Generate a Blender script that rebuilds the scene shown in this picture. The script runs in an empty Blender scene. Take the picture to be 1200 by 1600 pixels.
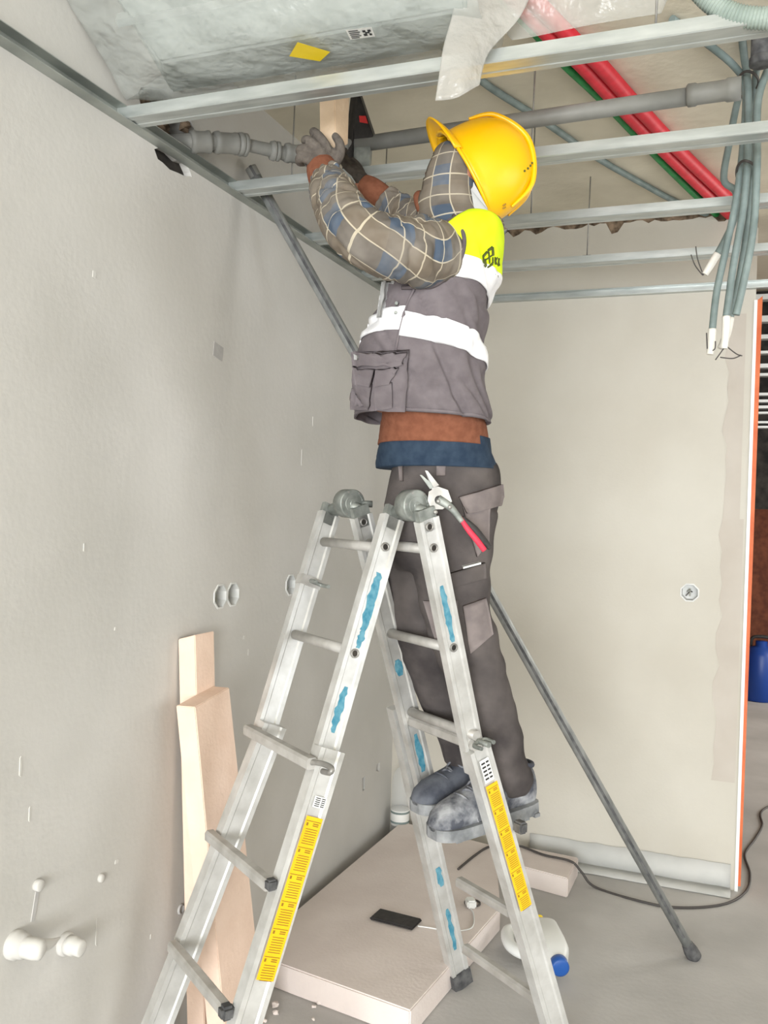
import bpy, bmesh, math, random
from mathutils import Vector, Matrix, noise
from mathutils.bvhtree import BVHTree
random.seed(4)
scn = bpy.context.scene
COL = scn.collection
R = math.radians

# ------------------------------------------------------------------ camera
cam_d = bpy.data.cameras.new('camera'); cam = bpy.data.objects.new('camera', cam_d); COL.objects.link(cam)
cam_d.sensor_fit = 'VERTICAL'; cam_d.sensor_height = 36.0; cam_d.lens = 31.5
cam_d.clip_start = 0.02
CR = Vector((0.93418623, 0.35552991, 0.02990923)); CU = Vector((-0.0312065, -0.00208679, 0.99951078)); CF = Vector((-0.35541839, 0.93466257, -0.0091454))
m = Matrix((CR, CU, -CF)).transposed().to_4x4(); m.translation = Vector((1.3554, -3.7568, 1.4679)); cam.matrix_world = m
scn.camera = cam

# ------------------------------------------------------------------ light and exposure
scn.view_settings.view_transform = 'Standard'; scn.view_settings.look = 'None'
scn.view_settings.gamma = 1.0; scn.view_settings.use_curve_mapping = False
scn.view_settings.exposure = 0.18
world = bpy.data.worlds.new('daylight'); scn.world = world; world.use_nodes = True
bg = world.node_tree.nodes['Background']; bg.inputs[0].default_value = (0.86, 0.93, 1.0, 1); bg.inputs[1].default_value = 1.0
def area(name, loc, target, sx, sy, power, col=(1, 1, 1)):
    l = bpy.data.lights.new(name, 'AREA'); l.shape = 'RECTANGLE'; l.size = sx; l.size_y = sy; l.energy = power; l.color = col
    o = bpy.data.objects.new(name, l); COL.objects.link(o); o.location = loc
    o.rotation_euler = (Vector(target) - Vector(loc)).to_track_quat('-Z', 'Y').to_euler(); return o
area('balcony_daylight', (2.0, -9.3, 1.25), (1.7, 0, 1.25), 3.8, 2.3, 580, (0.97, 0.99, 1.0))
area('side_fill', (4.43, -2.6, 1.5), (0.0, -1.6, 1.2), 2.6, 1.5, 22, (0.97, 0.99, 1.0))  # added fill lamp, brightens the left wall and the corner
area('next_room_daylight', (4.43, 2.6, 1.5), (1.0, 2.0, 0.6), 2.0, 1.5, 90, (1.0, 0.97, 0.9))

# ------------------------------------------------------------------ materials
def lin(c):
    return tuple((x / 255 / 12.92 if x / 255 <= 0.04045 else ((x / 255 + 0.055) / 1.055) ** 2.4) for x in c)
MATS = {}
def mat(name, c1, c2=None, scale=6, rough=0.7, metal=0.0, bump=0.0, bscale=40, stretch=None, detail=4, spec=0.5, lo=0.35, hi=0.65):
    m = bpy.data.materials.new(name); m.use_nodes = True; nt = m.node_tree; b = nt.nodes['Principled BSDF']
    b.inputs['Roughness'].default_value = rough; b.inputs['Metallic'].default_value = metal; b.inputs['Specular IOR Level'].default_value = spec
    tc = nt.nodes.new('ShaderNodeTexCoord'); src = tc.outputs['Object']
    if stretch:
        mp = nt.nodes.new('ShaderNodeMapping'); mp.inputs['Scale'].default_value = stretch; nt.links.new(src, mp.inputs[0]); src = mp.outputs[0]
    if c2:
        n = nt.nodes.new('ShaderNodeTexNoise'); n.inputs['Scale'].default_value = scale; n.inputs['Detail'].default_value = detail; nt.links.new(src, n.inputs['Vector'])
        r = nt.nodes.new('ShaderNodeValToRGB'); r.color_ramp.elements[0].position = lo; r.color_ramp.elements[1].position = hi
        r.color_ramp.elements[0].color = (*lin(c1), 1); r.color_ramp.elements[1].color = (*lin(c2), 1)
        nt.links.new(n.outputs[0], r.inputs[0]); nt.links.new(r.outputs[0], b.inputs['Base Color'])
    else:
        b.inputs['Base Color'].default_value = (*lin(c1), 1)
    if bump:
        n2 = nt.nodes.new('ShaderNodeTexNoise'); n2.inputs['Scale'].default_value = bscale; n2.inputs['Detail'].default_value = 5; nt.links.new(src, n2.inputs['Vector'])
        bp = nt.nodes.new('ShaderNodeBump'); bp.inputs['Strength'].default_value = bump; bp.inputs['Distance'].default_value = 0.01
        nt.links.new(n2.outputs[0], bp.inputs['Height']); nt.links.new(bp.outputs[0], b.inputs['Normal'])
    MATS[name] = m; return m
def nmath(nt, op, a, b=None):
    n = nt.nodes.new('ShaderNodeMath'); n.operation = op
    for i, x in enumerate((a, b)):
        if x is None: continue
        if isinstance(x, (int, float)): n.inputs[i].default_value = x
        else: nt.links.new(x, n.inputs[i])
    return n.outputs[0]
def nmix(nt, fac, a, b):
    n = nt.nodes.new('ShaderNodeMix'); n.data_type = 'RGBA'
    nt.links.new(fac, n.inputs[0]) if not isinstance(fac, (int, float)) else setattr(n.inputs[0], 'default_value', fac)
    for i, x in ((6, a), (7, b)):
        if isinstance(x, tuple): n.inputs[i].default_value = (*lin(x), 1)
        else: nt.links.new(x, n.inputs[i])
    return n.outputs[2]
mat('plaster_left', (192, 190, 185), (202, 200, 196), 2.2, 0.85, bump=0.08, bscale=55, spec=0.25)
mat('plaster_back', (190, 185, 174), (199, 195, 185), 1.8, 0.85, bump=0.08, bscale=70, spec=0.25)
mat('plaster_patch', (184, 176, 166), (192, 185, 176), 5, 0.9, spec=0.2)
mat('concrete_ceiling', (206, 199, 181), (224, 217, 199), 3.5, 0.95, bump=0.35, bscale=22, spec=0.15)
mat('rubble', (70, 60, 50), (150, 130, 110), 30, 0.95, bump=0.8, bscale=30, spec=0.1)
mat('dark_hole', (28, 26, 24), (60, 55, 50), 20, 0.95)  # near-black, puts the shade inside openings into the colour
mat('concrete_floor', (173, 171, 169), (190, 188, 186), 2.5, 0.9, bump=0.12, bscale=60, spec=0.2)
mat('galvanised', (172, 178, 176), (200, 205, 203), 9, 0.34, 0.6, stretch=(1, 6, 6), lo=0.3, hi=0.7)
mat('track_metal', (150, 155, 150), (176, 180, 175), 9, 0.5, 0.6)
mat('aluminium', (186, 185, 181), (220, 220, 218), 14, 0.38, 0.45, bump=0.05, bscale=60, lo=0.3, hi=0.7)
mat('aluminium_dull', (168, 165, 160), (192, 190, 186), 20, 0.5, 0.35)
mat('hinge_metal', (120, 124, 120), (156, 160, 155), 30, 0.55, 0.5)
mat('teal_paint', (52, 122, 146), (98, 152, 170), 60, 0.7, bump=0.2, bscale=90)
mat('yellow_sticker', (244, 180, 10), (250, 190, 20), 10, 0.5)
mat('white_sticker', (225, 225, 222), None, rough=0.5)
mat('print_dark', (140, 106, 18), None, rough=0.6)
mat('print_black', (40, 40, 42), None, rough=0.6)
mat('rubber', (60, 60, 62), (95, 95, 95), 40, 0.85)
mat('grey_pvc', (120, 120, 116), (142, 142, 138), 8, 0.5, spec=0.4)
mat('pole_grey', (126, 129, 128), (160, 162, 160), 10, 0.5, 0.35, stretch=(4, 4, .6))
mat('conduit_grey', (106, 120, 118), (128, 142, 140), 20, 0.6)
mat('conduit_red', (205, 22, 44), (222, 36, 56), 30, 0.55)
mat('conduit_green', (0, 128, 56), (12, 150, 72), 30, 0.55)
mat('corrugated', (132, 146, 138), (152, 164, 156), 20, 0.6)
mat('tape_white', (218, 214, 204), (232, 228, 220), 20, 0.6)
mat('wire_pale', (150, 150, 140), None, rough=0.5)
mat('block_pink', (228, 201, 182), (236, 211, 193), 9, 0.95, bump=0.15, bscale=90, spec=0.1)
mat('slab_pink', (216, 205, 200), (228, 218, 213), 4, 0.95, bump=0.12, bscale=90, spec=0.1)
mat('pale_offcut', (206, 180, 150), (218, 194, 166), 12, 0.9, bump=0.15, bscale=90)
mat('duct_metal', (140, 148, 144), (166, 172, 168), 5, 0.55, 0.3)
mat('yellow_tape', (240, 208, 20), None, rough=0.5)
mat('orange_tape', (198, 92, 44), (212, 112, 64), 8, 0.6)
mat('membrane', (184, 185, 182), (197, 197, 194), 6, 0.7)
mat('brick_dark', (92, 52, 38), (120, 70, 50), 14, 0.95)
mat('blue_plastic', (22, 62, 140), None, rough=0.4)
mat('white_plastic', (232, 234, 232), None, rough=0.4)
mat('blue_cap', (38, 92, 175), None, rough=0.35)
mat('black_plastic', (34, 32, 32), (50, 47, 46), 60, 0.6)
mat('red_label', (205, 50, 50), None, rough=0.5)
mat('cable_dark', (70, 66, 64), None, rough=0.6)
mat('steel', (138, 136, 132), (160, 158, 154), 30, 0.45, 0.5)
mat('fleck', (206, 204, 199), None, rough=0.9)
mat('red_grip', (215, 50, 75), None, rough=0.5)
mat('box_plastic', (196, 198, 196), (220, 220, 218), 12, 0.7)
# clothing
mat('vest_grey', (104, 97, 100), (116, 109, 112), 30, 0.9, bump=0.1, bscale=500, spec=0.15)
mat('vest_yellow', (214, 240, 20), (224, 246, 40), 20, 0.75, spec=0.2)
mat('reflective', (246, 246, 248), (236, 236, 240), 30, 0.45)
mat('vest_dark', (88, 80, 82), None, rough=0.9)
mat('logo_ink', (78, 84, 30), None, rough=0.8)
mat('sweater', (118, 74, 56), (132, 86, 66), 60, 0.95, bump=0.2, bscale=300, spec=0.1)
mat('navy', (42, 55, 72), (54, 68, 84), 40, 0.9, spec=0.1)
mat('trouser', (62, 58, 58), (98, 92, 90), 7, 0.95, bump=0.12, bscale=160, spec=0.1)
mat('trouser_pocket', (116, 108, 107), (130, 121, 119), 30, 0.95, spec=0.1)
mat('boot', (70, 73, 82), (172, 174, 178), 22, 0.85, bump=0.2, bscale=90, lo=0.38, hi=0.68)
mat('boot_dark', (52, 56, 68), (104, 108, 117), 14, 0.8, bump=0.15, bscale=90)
mat('boot_sole', (104, 107, 110), (152, 154, 156), 20, 0.9, bump=0.2, bscale=60)
mat('lace', (70, 72, 80), (130, 132, 138), 60, 0.9)
mat('glove', (88, 82, 77), (108, 101, 94), 50, 0.95, bump=0.3, bscale=260, spec=0.1)
mat('glove_dark', (58, 54, 50), (80, 74, 68), 50, 0.95, spec=0.1)
mat('skin', (150, 96, 72), (164, 108, 82), 20, 0.6)
mat('eye_white', (225, 222, 215), None, rough=0.3)
mat('helmet', (240, 182, 0), None, rough=0.32, spec=0.5)
mat('strap', (176, 176, 176), None, rough=0.7)
def plaid():
    m = bpy.data.materials.new('plaid'); m.use_nodes = True; nt = m.node_tree; b = nt.nodes['Principled BSDF']
    b.inputs['Roughness'].default_value = 0.95; b.inputs['Specular IOR Level'].default_value = 0.1
    tc = nt.nodes.new('ShaderNodeTexCoord'); sp = nt.nodes.new('ShaderNodeSeparateXYZ'); nt.links.new(tc.outputs['UV'], sp.inputs[0])
    def fr(o, per, off=0.0): return nmath(nt, 'FRACT', nmath(nt, 'ADD', nmath(nt, 'DIVIDE', o, per), off + 50))
    P = 0.047
    lu, lv = nmath(nt, 'LESS_THAN', fr(sp.outputs[0], P), 0.06), nmath(nt, 'LESS_THAN', fr(sp.outputs[1], P), 0.06)
    line = nmath(nt, 'MAXIMUM', lu, lv)
    bu, bv = nmath(nt, 'GREATER_THAN', fr(sp.outputs[0], 2 * P), 0.5), nmath(nt, 'GREATER_THAN', fr(sp.outputs[1], 2 * P, 0.25), 0.5)
    blue = nmath(nt, 'MULTIPLY', bu, bv)
    n = nt.nodes.new('ShaderNodeTexNoise'); n.inputs['Scale'].default_value = 14; n.inputs['Detail'].default_value = 3; nt.links.new(tc.outputs['Object'], n.inputs['Vector'])
    base = nmix(nt, bu, (112, 102, 90), (98, 92, 86))
    c = nmix(nt, nmath(nt, 'MULTIPLY', blue, 0.9), base, (74, 90, 110))
    c = nmix(nt, nmath(nt, 'MULTIPLY', nmath(nt, 'GREATER_THAN', fr(sp.outputs[1], 2 * P, 0.25), 0.62), 0.18), c, (60, 60, 62))
    c = nmix(nt, nmath(nt, 'MULTIPLY', line, 0.8), c, (196, 186, 164))
    c = nmix(nt, nmath(nt, 'MULTIPLY', nmath(nt, 'SUBTRACT', n.outputs[0], 0.36), 1.3), c, (150, 144, 136))
    nt.links.new(c, b.inputs['Base Color']); MATS['plaid'] = m
plaid()
def film(name, alpha, col):
    m = bpy.data.materials.new(name); m.use_nodes = True; nt = m.node_tree; b = nt.nodes['Principled BSDF']
    b.inputs['Base Color'].default_value = (*lin(col), 1); b.inputs['Roughness'].default_value = 0.22
    out = nt.nodes['Material Output']; tr = nt.nodes.new('ShaderNodeBsdfTransparent'); mx = nt.nodes.new('ShaderNodeMixShader')
    tc = nt.nodes.new('ShaderNodeTexCoord'); n = nt.nodes.new('ShaderNodeTexNoise'); n.inputs['Scale'].default_value = 9; n.inputs['Detail'].default_value = 5; nt.links.new(tc.outputs['Object'], n.inputs['Vector'])
    bp = nt.nodes.new('ShaderNodeBump'); bp.inputs['Strength'].default_value = 0.9; bp.inputs['Distance'].default_value = 0.04; nt.links.new(n.outputs[0], bp.inputs['Height']); nt.links.new(bp.outputs[0], b.inputs['Normal'])
    mx.inputs[0].default_value = alpha; nt.links.new(tr.outputs[0], mx.inputs[1]); nt.links.new(b.outputs[0], mx.inputs[2]); nt.links.new(mx.outputs[0], out.inputs[0]); MATS[name] = m
film('film_clear', 0.26, (205, 210, 205)); film('film_thin', 0.38, (190, 190, 184)); film('film_white', 0.55, (186, 184, 178)); film('bottle_plastic', 0.2, (225, 230, 234))

# ------------------------------------------------------------------ mesh helpers
def base_of(parent):
    v = Vector((0, 0, 0))
    while parent is not None: v += parent.location; parent = parent.parent
    return v
def link(name, me, material, parent=None, smooth=True, kind=None):
    o = bpy.data.objects.new(name, me); COL.objects.link(o)
    if material: me.materials.append(MATS[material])
    if parent is not None:
        b = base_of(parent); me.transform(Matrix.Translation(-b)); o.parent = parent
    for p in me.polygons: p.use_smooth = smooth
    if kind: o['kind'] = kind
    return o
def from_bm(name, bm, material, parent=None, smooth=True, kind=None):
    bmesh.ops.recalc_face_normals(bm, faces=bm.faces)
    me = bpy.data.meshes.new(name); bm.to_mesh(me); bm.free(); return link(name, me, material, parent, smooth, kind)
def pyd(name, vs, fs, material, parent=None, smooth=True, kind=None):
    me = bpy.data.meshes.new(name); me.from_pydata([tuple(v) for v in vs], [], fs); me.update(); return link(name, me, material, parent, smooth, kind)
def thing(name, label, cat, loc, group=None):
    o = bpy.data.objects.new(name, None); COL.objects.link(o); o.location = loc; o.empty_display_size = 0.05
    o['label'] = label; o['category'] = cat
    if group: o['group'] = group
    return o
def tag(o, label, cat, group=None):
    o['label'] = label; o['category'] = cat
    if group: o['group'] = group
    return o
def rebase(o):      # put a one-mesh thing's origin at the bottom centre of its mesh
    me = o.data; xs = [v.co for v in me.vertices]
    lo = Vector((min(v.x for v in xs), min(v.y for v in xs), min(v.z for v in xs))); hi = Vector((max(v.x for v in xs), max(v.y for v in xs), max(v.z for v in xs)))
    c = Vector(((lo.x + hi.x) / 2, (lo.y + hi.y) / 2, lo.z)); me.transform(Matrix.Translation(-c)); o.location = c; return o
def add_box(bm, c, s, rot=None, bevel=0.0, seg=2):
    M = Matrix.Translation(Vector(c)) @ (rot.to_4x4() if rot else Matrix.Identity(4)) @ Matrix.Diagonal((*s, 1))
    r = bmesh.ops.create_cube(bm, size=1, matrix=M)
    if bevel: bmesh.ops.bevel(bm, geom=list({e for v in r['verts'] for e in v.link_edges}), offset=bevel, segments=seg, affect='EDGES')
def box(name, c, s, material, parent=None, rot=None, bevel=0.0, kind=None):
    bm = bmesh.new(); add_box(bm, c, s, rot, bevel); return from_bm(name, bm, material, parent, False, kind)
def box2(name, lo, hi, material, parent=None, bevel=0.0, kind=None):
    lo, hi = Vector(lo), Vector(hi); return box(name, (lo + hi) / 2, hi - lo, material, parent, None, bevel, kind)
def hexa(name, bottom, top, material, parent=None, bevel=0.0, kind=None):
    bm = bmesh.new(); vs = [bm.verts.new(p) for p in list(bottom) + list(top)]; n = len(bottom)
    bm.faces.new(vs[:n][::-1]); bm.faces.new(vs[n:])
    for i in range(n): j = (i + 1) % n; bm.faces.new((vs[i], vs[j], vs[n + j], vs[n + i]))
    bmesh.ops.recalc_face_normals(bm, faces=bm.faces)
    if bevel: bmesh.ops.bevel(bm, geom=list(bm.edges), offset=bevel, segments=2, affect='EDGES')
    return from_bm(name, bm, material, parent, False, kind)
def spline(pts, n):
    P = [Vector(p) for p in pts]; out = []
    if len(P) < 3:
        return [P[0].lerp(P[-1], i / n) for i in range(n + 1)]
    m = len(P) - 1
    for i in range(n + 1):
        f = i / n * m; k = min(int(f), m - 1); t = f - k
        p0, p1, p2, p3 = P[max(k - 1, 0)], P[k], P[k + 1], P[min(k + 2, m)]
        out.append(0.5 * ((2 * p1) + (p2 - p0) * t + (2 * p0 - 5 * p1 + 4 * p2 - p3) * t * t + (3 * p1 - p0 - 3 * p2 + p3) * t ** 3))
    return out
def interp(vals, f):
    m = len(vals) - 1; x = f * m; k = min(int(x), m - 1); t = x - k
    v0, v1, v2, v3 = vals[max(k - 1, 0)], vals[k], vals[k + 1], vals[min(k + 2, m)]
    return 0.5 * (2 * v1 + (v2 - v0) * t + (2 * v0 - 5 * v1 + 4 * v2 - v3) * t * t + (3 * v1 - v0 - 3 * v2 + v3) * t ** 3)
def frames(C):
    T = [(C[min(i + 1, len(C) - 1)] - C[max(i - 1, 0)]).normalized() for i in range(len(C))]
    a = Vector((0, 0, 1)) if abs(T[0].z) < 0.9 else Vector((1, 0, 0)); s = (a - T[0] * a.dot(T[0])).normalized(); out = []
    for t in T:
        s = (s - t * s.dot(t)).normalized(); out.append((t, s, t.cross(s)))
    return out
def tube_geo(pts, radii, n=24, seg=12, wr=None, squash=1.0):
    """tube along a spline; radii per control point; returns verts, faces, uv per vert"""
    C = spline(pts, n); F = frames(C); vs, uv, fs = [], [], []; L = 0.0
    for i, c in enumerate(C):
        if i: L += (c - C[i - 1]).length
        r = interp(radii, i / n) if not isinstance(radii, (int, float)) else radii
        t, s, b = F[i]
        for j in range(seg):
            th = 2 * math.pi * j / seg; rr = r + (wr(L, th, c) if wr else 0.0)
            vs.append(c + s * (math.cos(th) * rr) + b * (math.sin(th) * rr * squash)); uv.append((th * max(r, 0.03), L))
    for i in range(n):
        for j in range(seg):
            k = (j + 1) % seg; fs.append((i * seg + j, i * seg + k, (i + 1) * seg + k, (i + 1) * seg + j))
    fs.append(tuple(range(seg))[::-1]); fs.append(tuple(range(n * seg, n * seg + seg)))
    return vs, fs, uv
def tube(name, pts, radii, material, parent=None, n=24, seg=10, wr=None, squash=1.0, kind=None):
    vs, fs, uv = tube_geo(pts, radii, n, seg, wr, squash); o = pyd(name, vs, fs, material, parent, True, kind)
    for p in o.data.polygons:
        if len(p.vertices) > 4: p.use_smooth = False
    return set_uv(o, uv, seg)
def set_uv(o, uv, seg):
    me = o.data; lay = me.uv_layers.new(name='UVMap')
    for p in me.polygons:
        wrap = len(p.vertices) == 4 and any(i % seg == 0 for i in p.vertices) and any(i % seg == seg - 1 for i in p.vertices)
        for li in p.loop_indices:
            vi = me.loops[li].vertex_index; u, v = uv[vi]
            if wrap and vi % seg == 0:
                u = uv[vi + seg - 1][0] * seg / (seg - 1)
            lay.data[li].uv = (u, v)
    return o
def cyl(name, a, b, r, material, parent=None, seg=20, r2=None, bevel=0.0, kind=None):
    a, b = Vector(a), Vector(b); d = b - a; bm = bmesh.new()
    M = Matrix.Translation((a + b) / 2) @ d.to_track_quat('Z', 'Y').to_matrix().to_4x4()
    bmesh.ops.create_cone(bm, cap_ends=True, segments=seg, radius1=r, radius2=r if r2 is None else r2, depth=d.length, matrix=M)
    o = from_bm(name, bm, material, parent, True, kind)
    for p in o.data.polygons: p.use_smooth = len(p.vertices) == 4
    return o
def lathe(name, a, axis, prof, material, parent=None, seg=24, kind=None):
    """prof: (distance along axis, radius)"""
    a = Vector(a); q = Vector(axis).to_track_quat('Z', 'Y').to_matrix(); vs, fs = [], []
    for h, r in prof:
        for j in range(seg):
            t = 2 * math.pi * j / seg; vs.append(a + q @ Vector((r * math.cos(t), r * math.sin(t), h)))
    for i in range(len(prof) - 1):
        for j in range(seg): k = (j + 1) % seg; fs.append((i * seg + j, i * seg + k, (i + 1) * seg + k, (i + 1) * seg + j))
    fs.append(tuple(range(seg))[::-1]); fs.append(tuple(range((len(prof) - 1) * seg, len(prof) * seg)))
    return pyd(name, vs, fs, material, parent, True, kind)
def extrude_profile(name, prof, p0, p1, A, B, material, parent=None, kind=None):
    """closed polygon prof [(a, b)] swept from p0 to p1; A and B span the cross-section"""
    p0, p1, A, B = Vector(p0), Vector(p1), Vector(A), Vector(B); n = len(prof)
    vs = [p0 + A * a + B * b for a, b in prof] + [p1 + A * a + B * b for a, b in prof]
    bm = bmesh.new(); V = [bm.verts.new(v) for v in vs]
    bm.faces.new(V[:n][::-1]); bm.faces.new(V[n:])
    for i in range(n): j = (i + 1) % n; bm.faces.new((V[i], V[j], V[n + j], V[n + i]))
    return from_bm(name, bm, material, parent, False, kind)
def evaluated(o):
    dg = bpy.context.evaluated_depsgraph_get(); return bpy.data.meshes.new_from_object(o.evaluated_get(dg))
def remeshed(name, geos, voxel, material, parent=None, smooth_it=4):
    """join several closed surfaces into one continuous skin"""
    vs, fs = [], []
    for g in geos:
        k = len(vs); vs += [tuple(v) for v in g[0]]; fs += [tuple(i + k for i in f) for f in g[1]]
    me = bpy.data.meshes.new('tmp'); me.from_pydata(vs, [], fs); me.update()
    bm = bmesh.new(); bm.from_mesh(me); bmesh.ops.recalc_face_normals(bm, faces=bm.faces); bm.to_mesh(me); bm.free()
    t = bpy.data.objects.new('tmp', me); COL.objects.link(t)
    md = t.modifiers.new('r', 'REMESH'); md.mode = 'VOXEL'; md.voxel_size = voxel
    sm = t.modifiers.new('s', 'SMOOTH'); sm.iterations = smooth_it; sm.factor = 0.5
    res = evaluated(t); bpy.data.objects.remove(t); res.materials.clear(); return link(name, res, material, parent, True)
def ellipsoid_geo(c, A, B, C, nu=20, nv=12):
    c, A, B, C = Vector(c), Vector(A), Vector(B), Vector(C); vs, fs = [c + C], []
    for i in range(1, nv):
        p = math.pi * i / nv
        for j in range(nu):
            t = 2 * math.pi * j / nu; vs.append(c + A * (math.sin(p) * math.cos(t)) + B * (math.sin(p) * math.sin(t)) + C * math.cos(p))
    vs.append(c - C)
    for j in range(nu): fs.append((0, 1 + j, 1 + (j + 1) % nu))
    for i in range(nv - 2):
        for j in range(nu): k = (j + 1) % nu; fs.append((1 + i * nu + j, 1 + (i + 1) * nu + j, 1 + (i + 1) * nu + k, 1 + i * nu + k))
    e = len(vs) - 1
    for j in range(nu): fs.append((e, e - nu + (j + 1) % nu, e - nu + j))
    return vs, fs
def at_z(p, q, z):
    p, q = Vector(p), Vector(q); t = (z - p.z) / (q.z - p.z); return p + (q - p) * t

# ------------------------------------------------------------------ the room
TAU_ = 2 * math.pi
H = 2.342          # underside of the suspended grid
SLAB = 2.66        # underside of the concrete slab
W = 1.442          # where the back wall ends
def structure(o): o['kind'] = 'structure'; return o
floor = structure(box2('floor', (-0.3, -9.8, -0.1), (4.6, 6.0, 0.0), 'concrete_floor'))
ceiling = structure(box2('ceiling', (-0.3, -9.8, SLAB), (4.6, 6.0, SLAB + 0.15), 'concrete_ceiling'))
def cut(o, cutters):
    for c in cutters:
        md = o.modifiers.new('b', 'BOOLEAN'); md.operation = 'DIFFERENCE'; md.object = c; md.solver = 'EXACT'
    me = evaluated(o); o.modifiers.clear(); o.data = me
    for c in cutters: bpy.data.objects.remove(c)
def octagon(c, n, up, r, depth, name='cutter'):
    c, n, up = Vector(c), Vector(n), Vector(up); s = n.cross(up); P = []
    for k in range(8):
        a = math.pi / 8 + k * math.pi / 4; P.append((math.cos(a) * r, math.sin(a) * r))
    return extrude_profile(name, P, c - n * depth, c + n * 0.02, s, up, None)
wl = structure(box2('wall_left', (-0.22, -9.8, 0), (0, 0.16, SLAB), 'plaster_left'))
BOXL = [(0, -1.504, 1.186), (0, -1.432, 1.186), (0, -1.055, 1.186)]
random.seed(2)
cs = [octagon(p, (1, 0, 0), (0, 0, 1), 0.037, 0.05) for p in BOXL]
def jag_prism(name, pts, A, B, n, d):
    P = [(a + random.uniform(-.006, .006), b + random.uniform(-.006, .006)) for a, b in pts]
    return extrude_profile(name, P, Vector(n[0]), Vector(n[0]) + Vector(n[1]) * d, A, B, None)
# broken openings round the waste pipe (above the track) and the torn plaster just under it
def ring_pts(r1, r2, k=14): return [(math.cos(2 * math.pi * i / k) * r1, math.sin(2 * math.pi * i / k) * r2) for i in range(k)]
cs.append(jag_prism('cutter', ring_pts(0.13, 0.06), (0, 1, 0), (0, 0, 1), ((-0.12, -1.82, 2.435), (1, 0, 0)), 0.16))
cs.append(jag_prism('cutter', ring_pts(0.085, 0.022), (0, 1, 0), (0, 0, 1), ((-0.03, -1.79, 2.328), (1, 0, 0)), 0.06))
cs.append(jag_prism('cutter', [(-.012, -.03), (.012, -.03), (.012, .03), (-.012, .03)], (0, 1, 0), (0, 0, 1), ((-0.04, -0.335, 0.312), (1, 0, 0)), 0.06))
cs.append(jag_prism('cutter', [(-.02, -.006), (.02, -.02), (.025, .02), (-.012, .012)], (0, 1, 0), (0, 0, 1), ((-0.02, -0.18, 0.338), (1, 0, 0)), 0.04))
cut(wl, cs)
random.seed(21)
for i in range(26):
    a_, r_ = random.uniform(0, 6.28), random.uniform(.0, .12)
    q_ = Vector((-.07 + random.uniform(-.03, .03) + r_ * .3, -1.82 + math.cos(a_) * r_, 2.435 + math.sin(a_) * r_ * .45)); k_ = random.uniform(.012, .03)
    g_ = ellipsoid_geo(q_, (k_, 0, 0), (0, k_ * .9, 0), (0, 0, k_ * .7), 6, 4); g_ = ([v + Vector((random.uniform(-.4, .4), random.uniform(-.4, .4), random.uniform(-.4, .4))) * k_ for v in g_[0]], g_[1])
    pyd('rubble_piece', *g_, 'rubble', wl, False)
box2('hole_back', (-.016, -.350, .27), (-.012, -.320, .35), 'dark_hole', wl)  # dark plate, its colour stands in for shade in the slit
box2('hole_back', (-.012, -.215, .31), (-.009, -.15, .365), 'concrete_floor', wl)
box2('hole_back', (-.028, -1.89, 2.29), (-.022, -1.69, 2.36), 'dark_hole', wl)  # dark plate painted as the shade in the torn gap
box2('hole_back', (-.13, -1.98, 2.36), (-.10, -1.66, 2.52), 'dark_hole', wl)  # dark plate painted as the shade round the waste pipe
wb = structure(box2('wall_back', (0, 0, 0), (W, 0.12, SLAB), 'plaster_back'))
cut(wb, [octagon((1.235, 0, 1.152), (0, -1, 0), (0, 0, 1), 0.036, 0.05)])
for lo_, hi_ in (((4.45, -9.8, 0), (4.6, -3.9, SLAB)), ((4.45, -1.3, 0), (4.6, 1.6, SLAB)), ((4.45, 3.6, 0), (4.6, 6.0, SLAB)), ((4.45, -3.9, 0), (4.6, -1.3, .75)), ((4.45, -3.9, 2.25), (4.6, -1.3, SLAB)), ((4.45, 1.6, 0), (4.6, 3.6, .75)), ((4.45, 1.6, 2.25), (4.6, 3.6, SLAB))):
    structure(box2('wall_right', lo_, hi_, 'plaster_back'))  # opening nearer the camera is added for the side fill lamp
wr_ = structure(box2('wall_rear', (-0.2, -9.7, 2.4), (4.45, -9.5, SLAB), 'plaster_back'))
structure(box2('wall_rear', (-0.2, -9.7, 0), (0.05, -9.5, 2.4), 'plaster_back'))
structure(box2('wall_rear', (4.0, -9.7, 0), (4.45, -9.5, 2.4), 'plaster_back'))
structure(box2('wall_far', (0.5, 5.6, 0), (4.45, 5.75, SLAB), 'brick_dark'))
structure(box2('wall_side', (0.55, 0.16, 0), (0.7, 5.6, SLAB), 'brick_dark'))
# rough plaster edge and skim patches on the back wall (raised skins, real thickness)
def skin_patch(name, pts, axis, off, material, parent, th=0.002):
    """flat ragged patch standing th proud of a wall; pts in (horizontal, z)"""
    P = [Vector((off, a, z)) if axis == 'x' else Vector((a, off, z)) for a, z in pts]
    n = Vector((1, 0, 0)) if axis == 'x' else Vector((0, -1, 0))
    return hexa(name, P, [p + n * th for p in P], material, parent)
def ragged(a0, a1, z0, z1, n=14, amp=0.012, seed=1):
    random.seed(seed); L = [(a0 + random.uniform(-amp, amp), z0 + (z1 - z0) * i / n) for i in range(n + 1)]
    return L + [(a1, z1), (a1, z0)]
skin_patch('skim_patch', ragged(1.345, 1.425, 0.42, 1.45, 16, .014, 3), 'y', 0.0, 'plaster_patch', wb, 0.0015)
skin_patch('skim_patch', ragged(1.345, 1.41, 1.45, 2.25, 14, .012, 5), 'y', 0.0, 'plaster_patch', wb, 0.0015)
random.seed(9)
skin_patch('broken_edge', [(0.0, 2.58), (W, 2.58), (W, 2.659), (0.0, 2.659)], 'y', 0.0, 'rubble', wb, 0.004)
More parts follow.
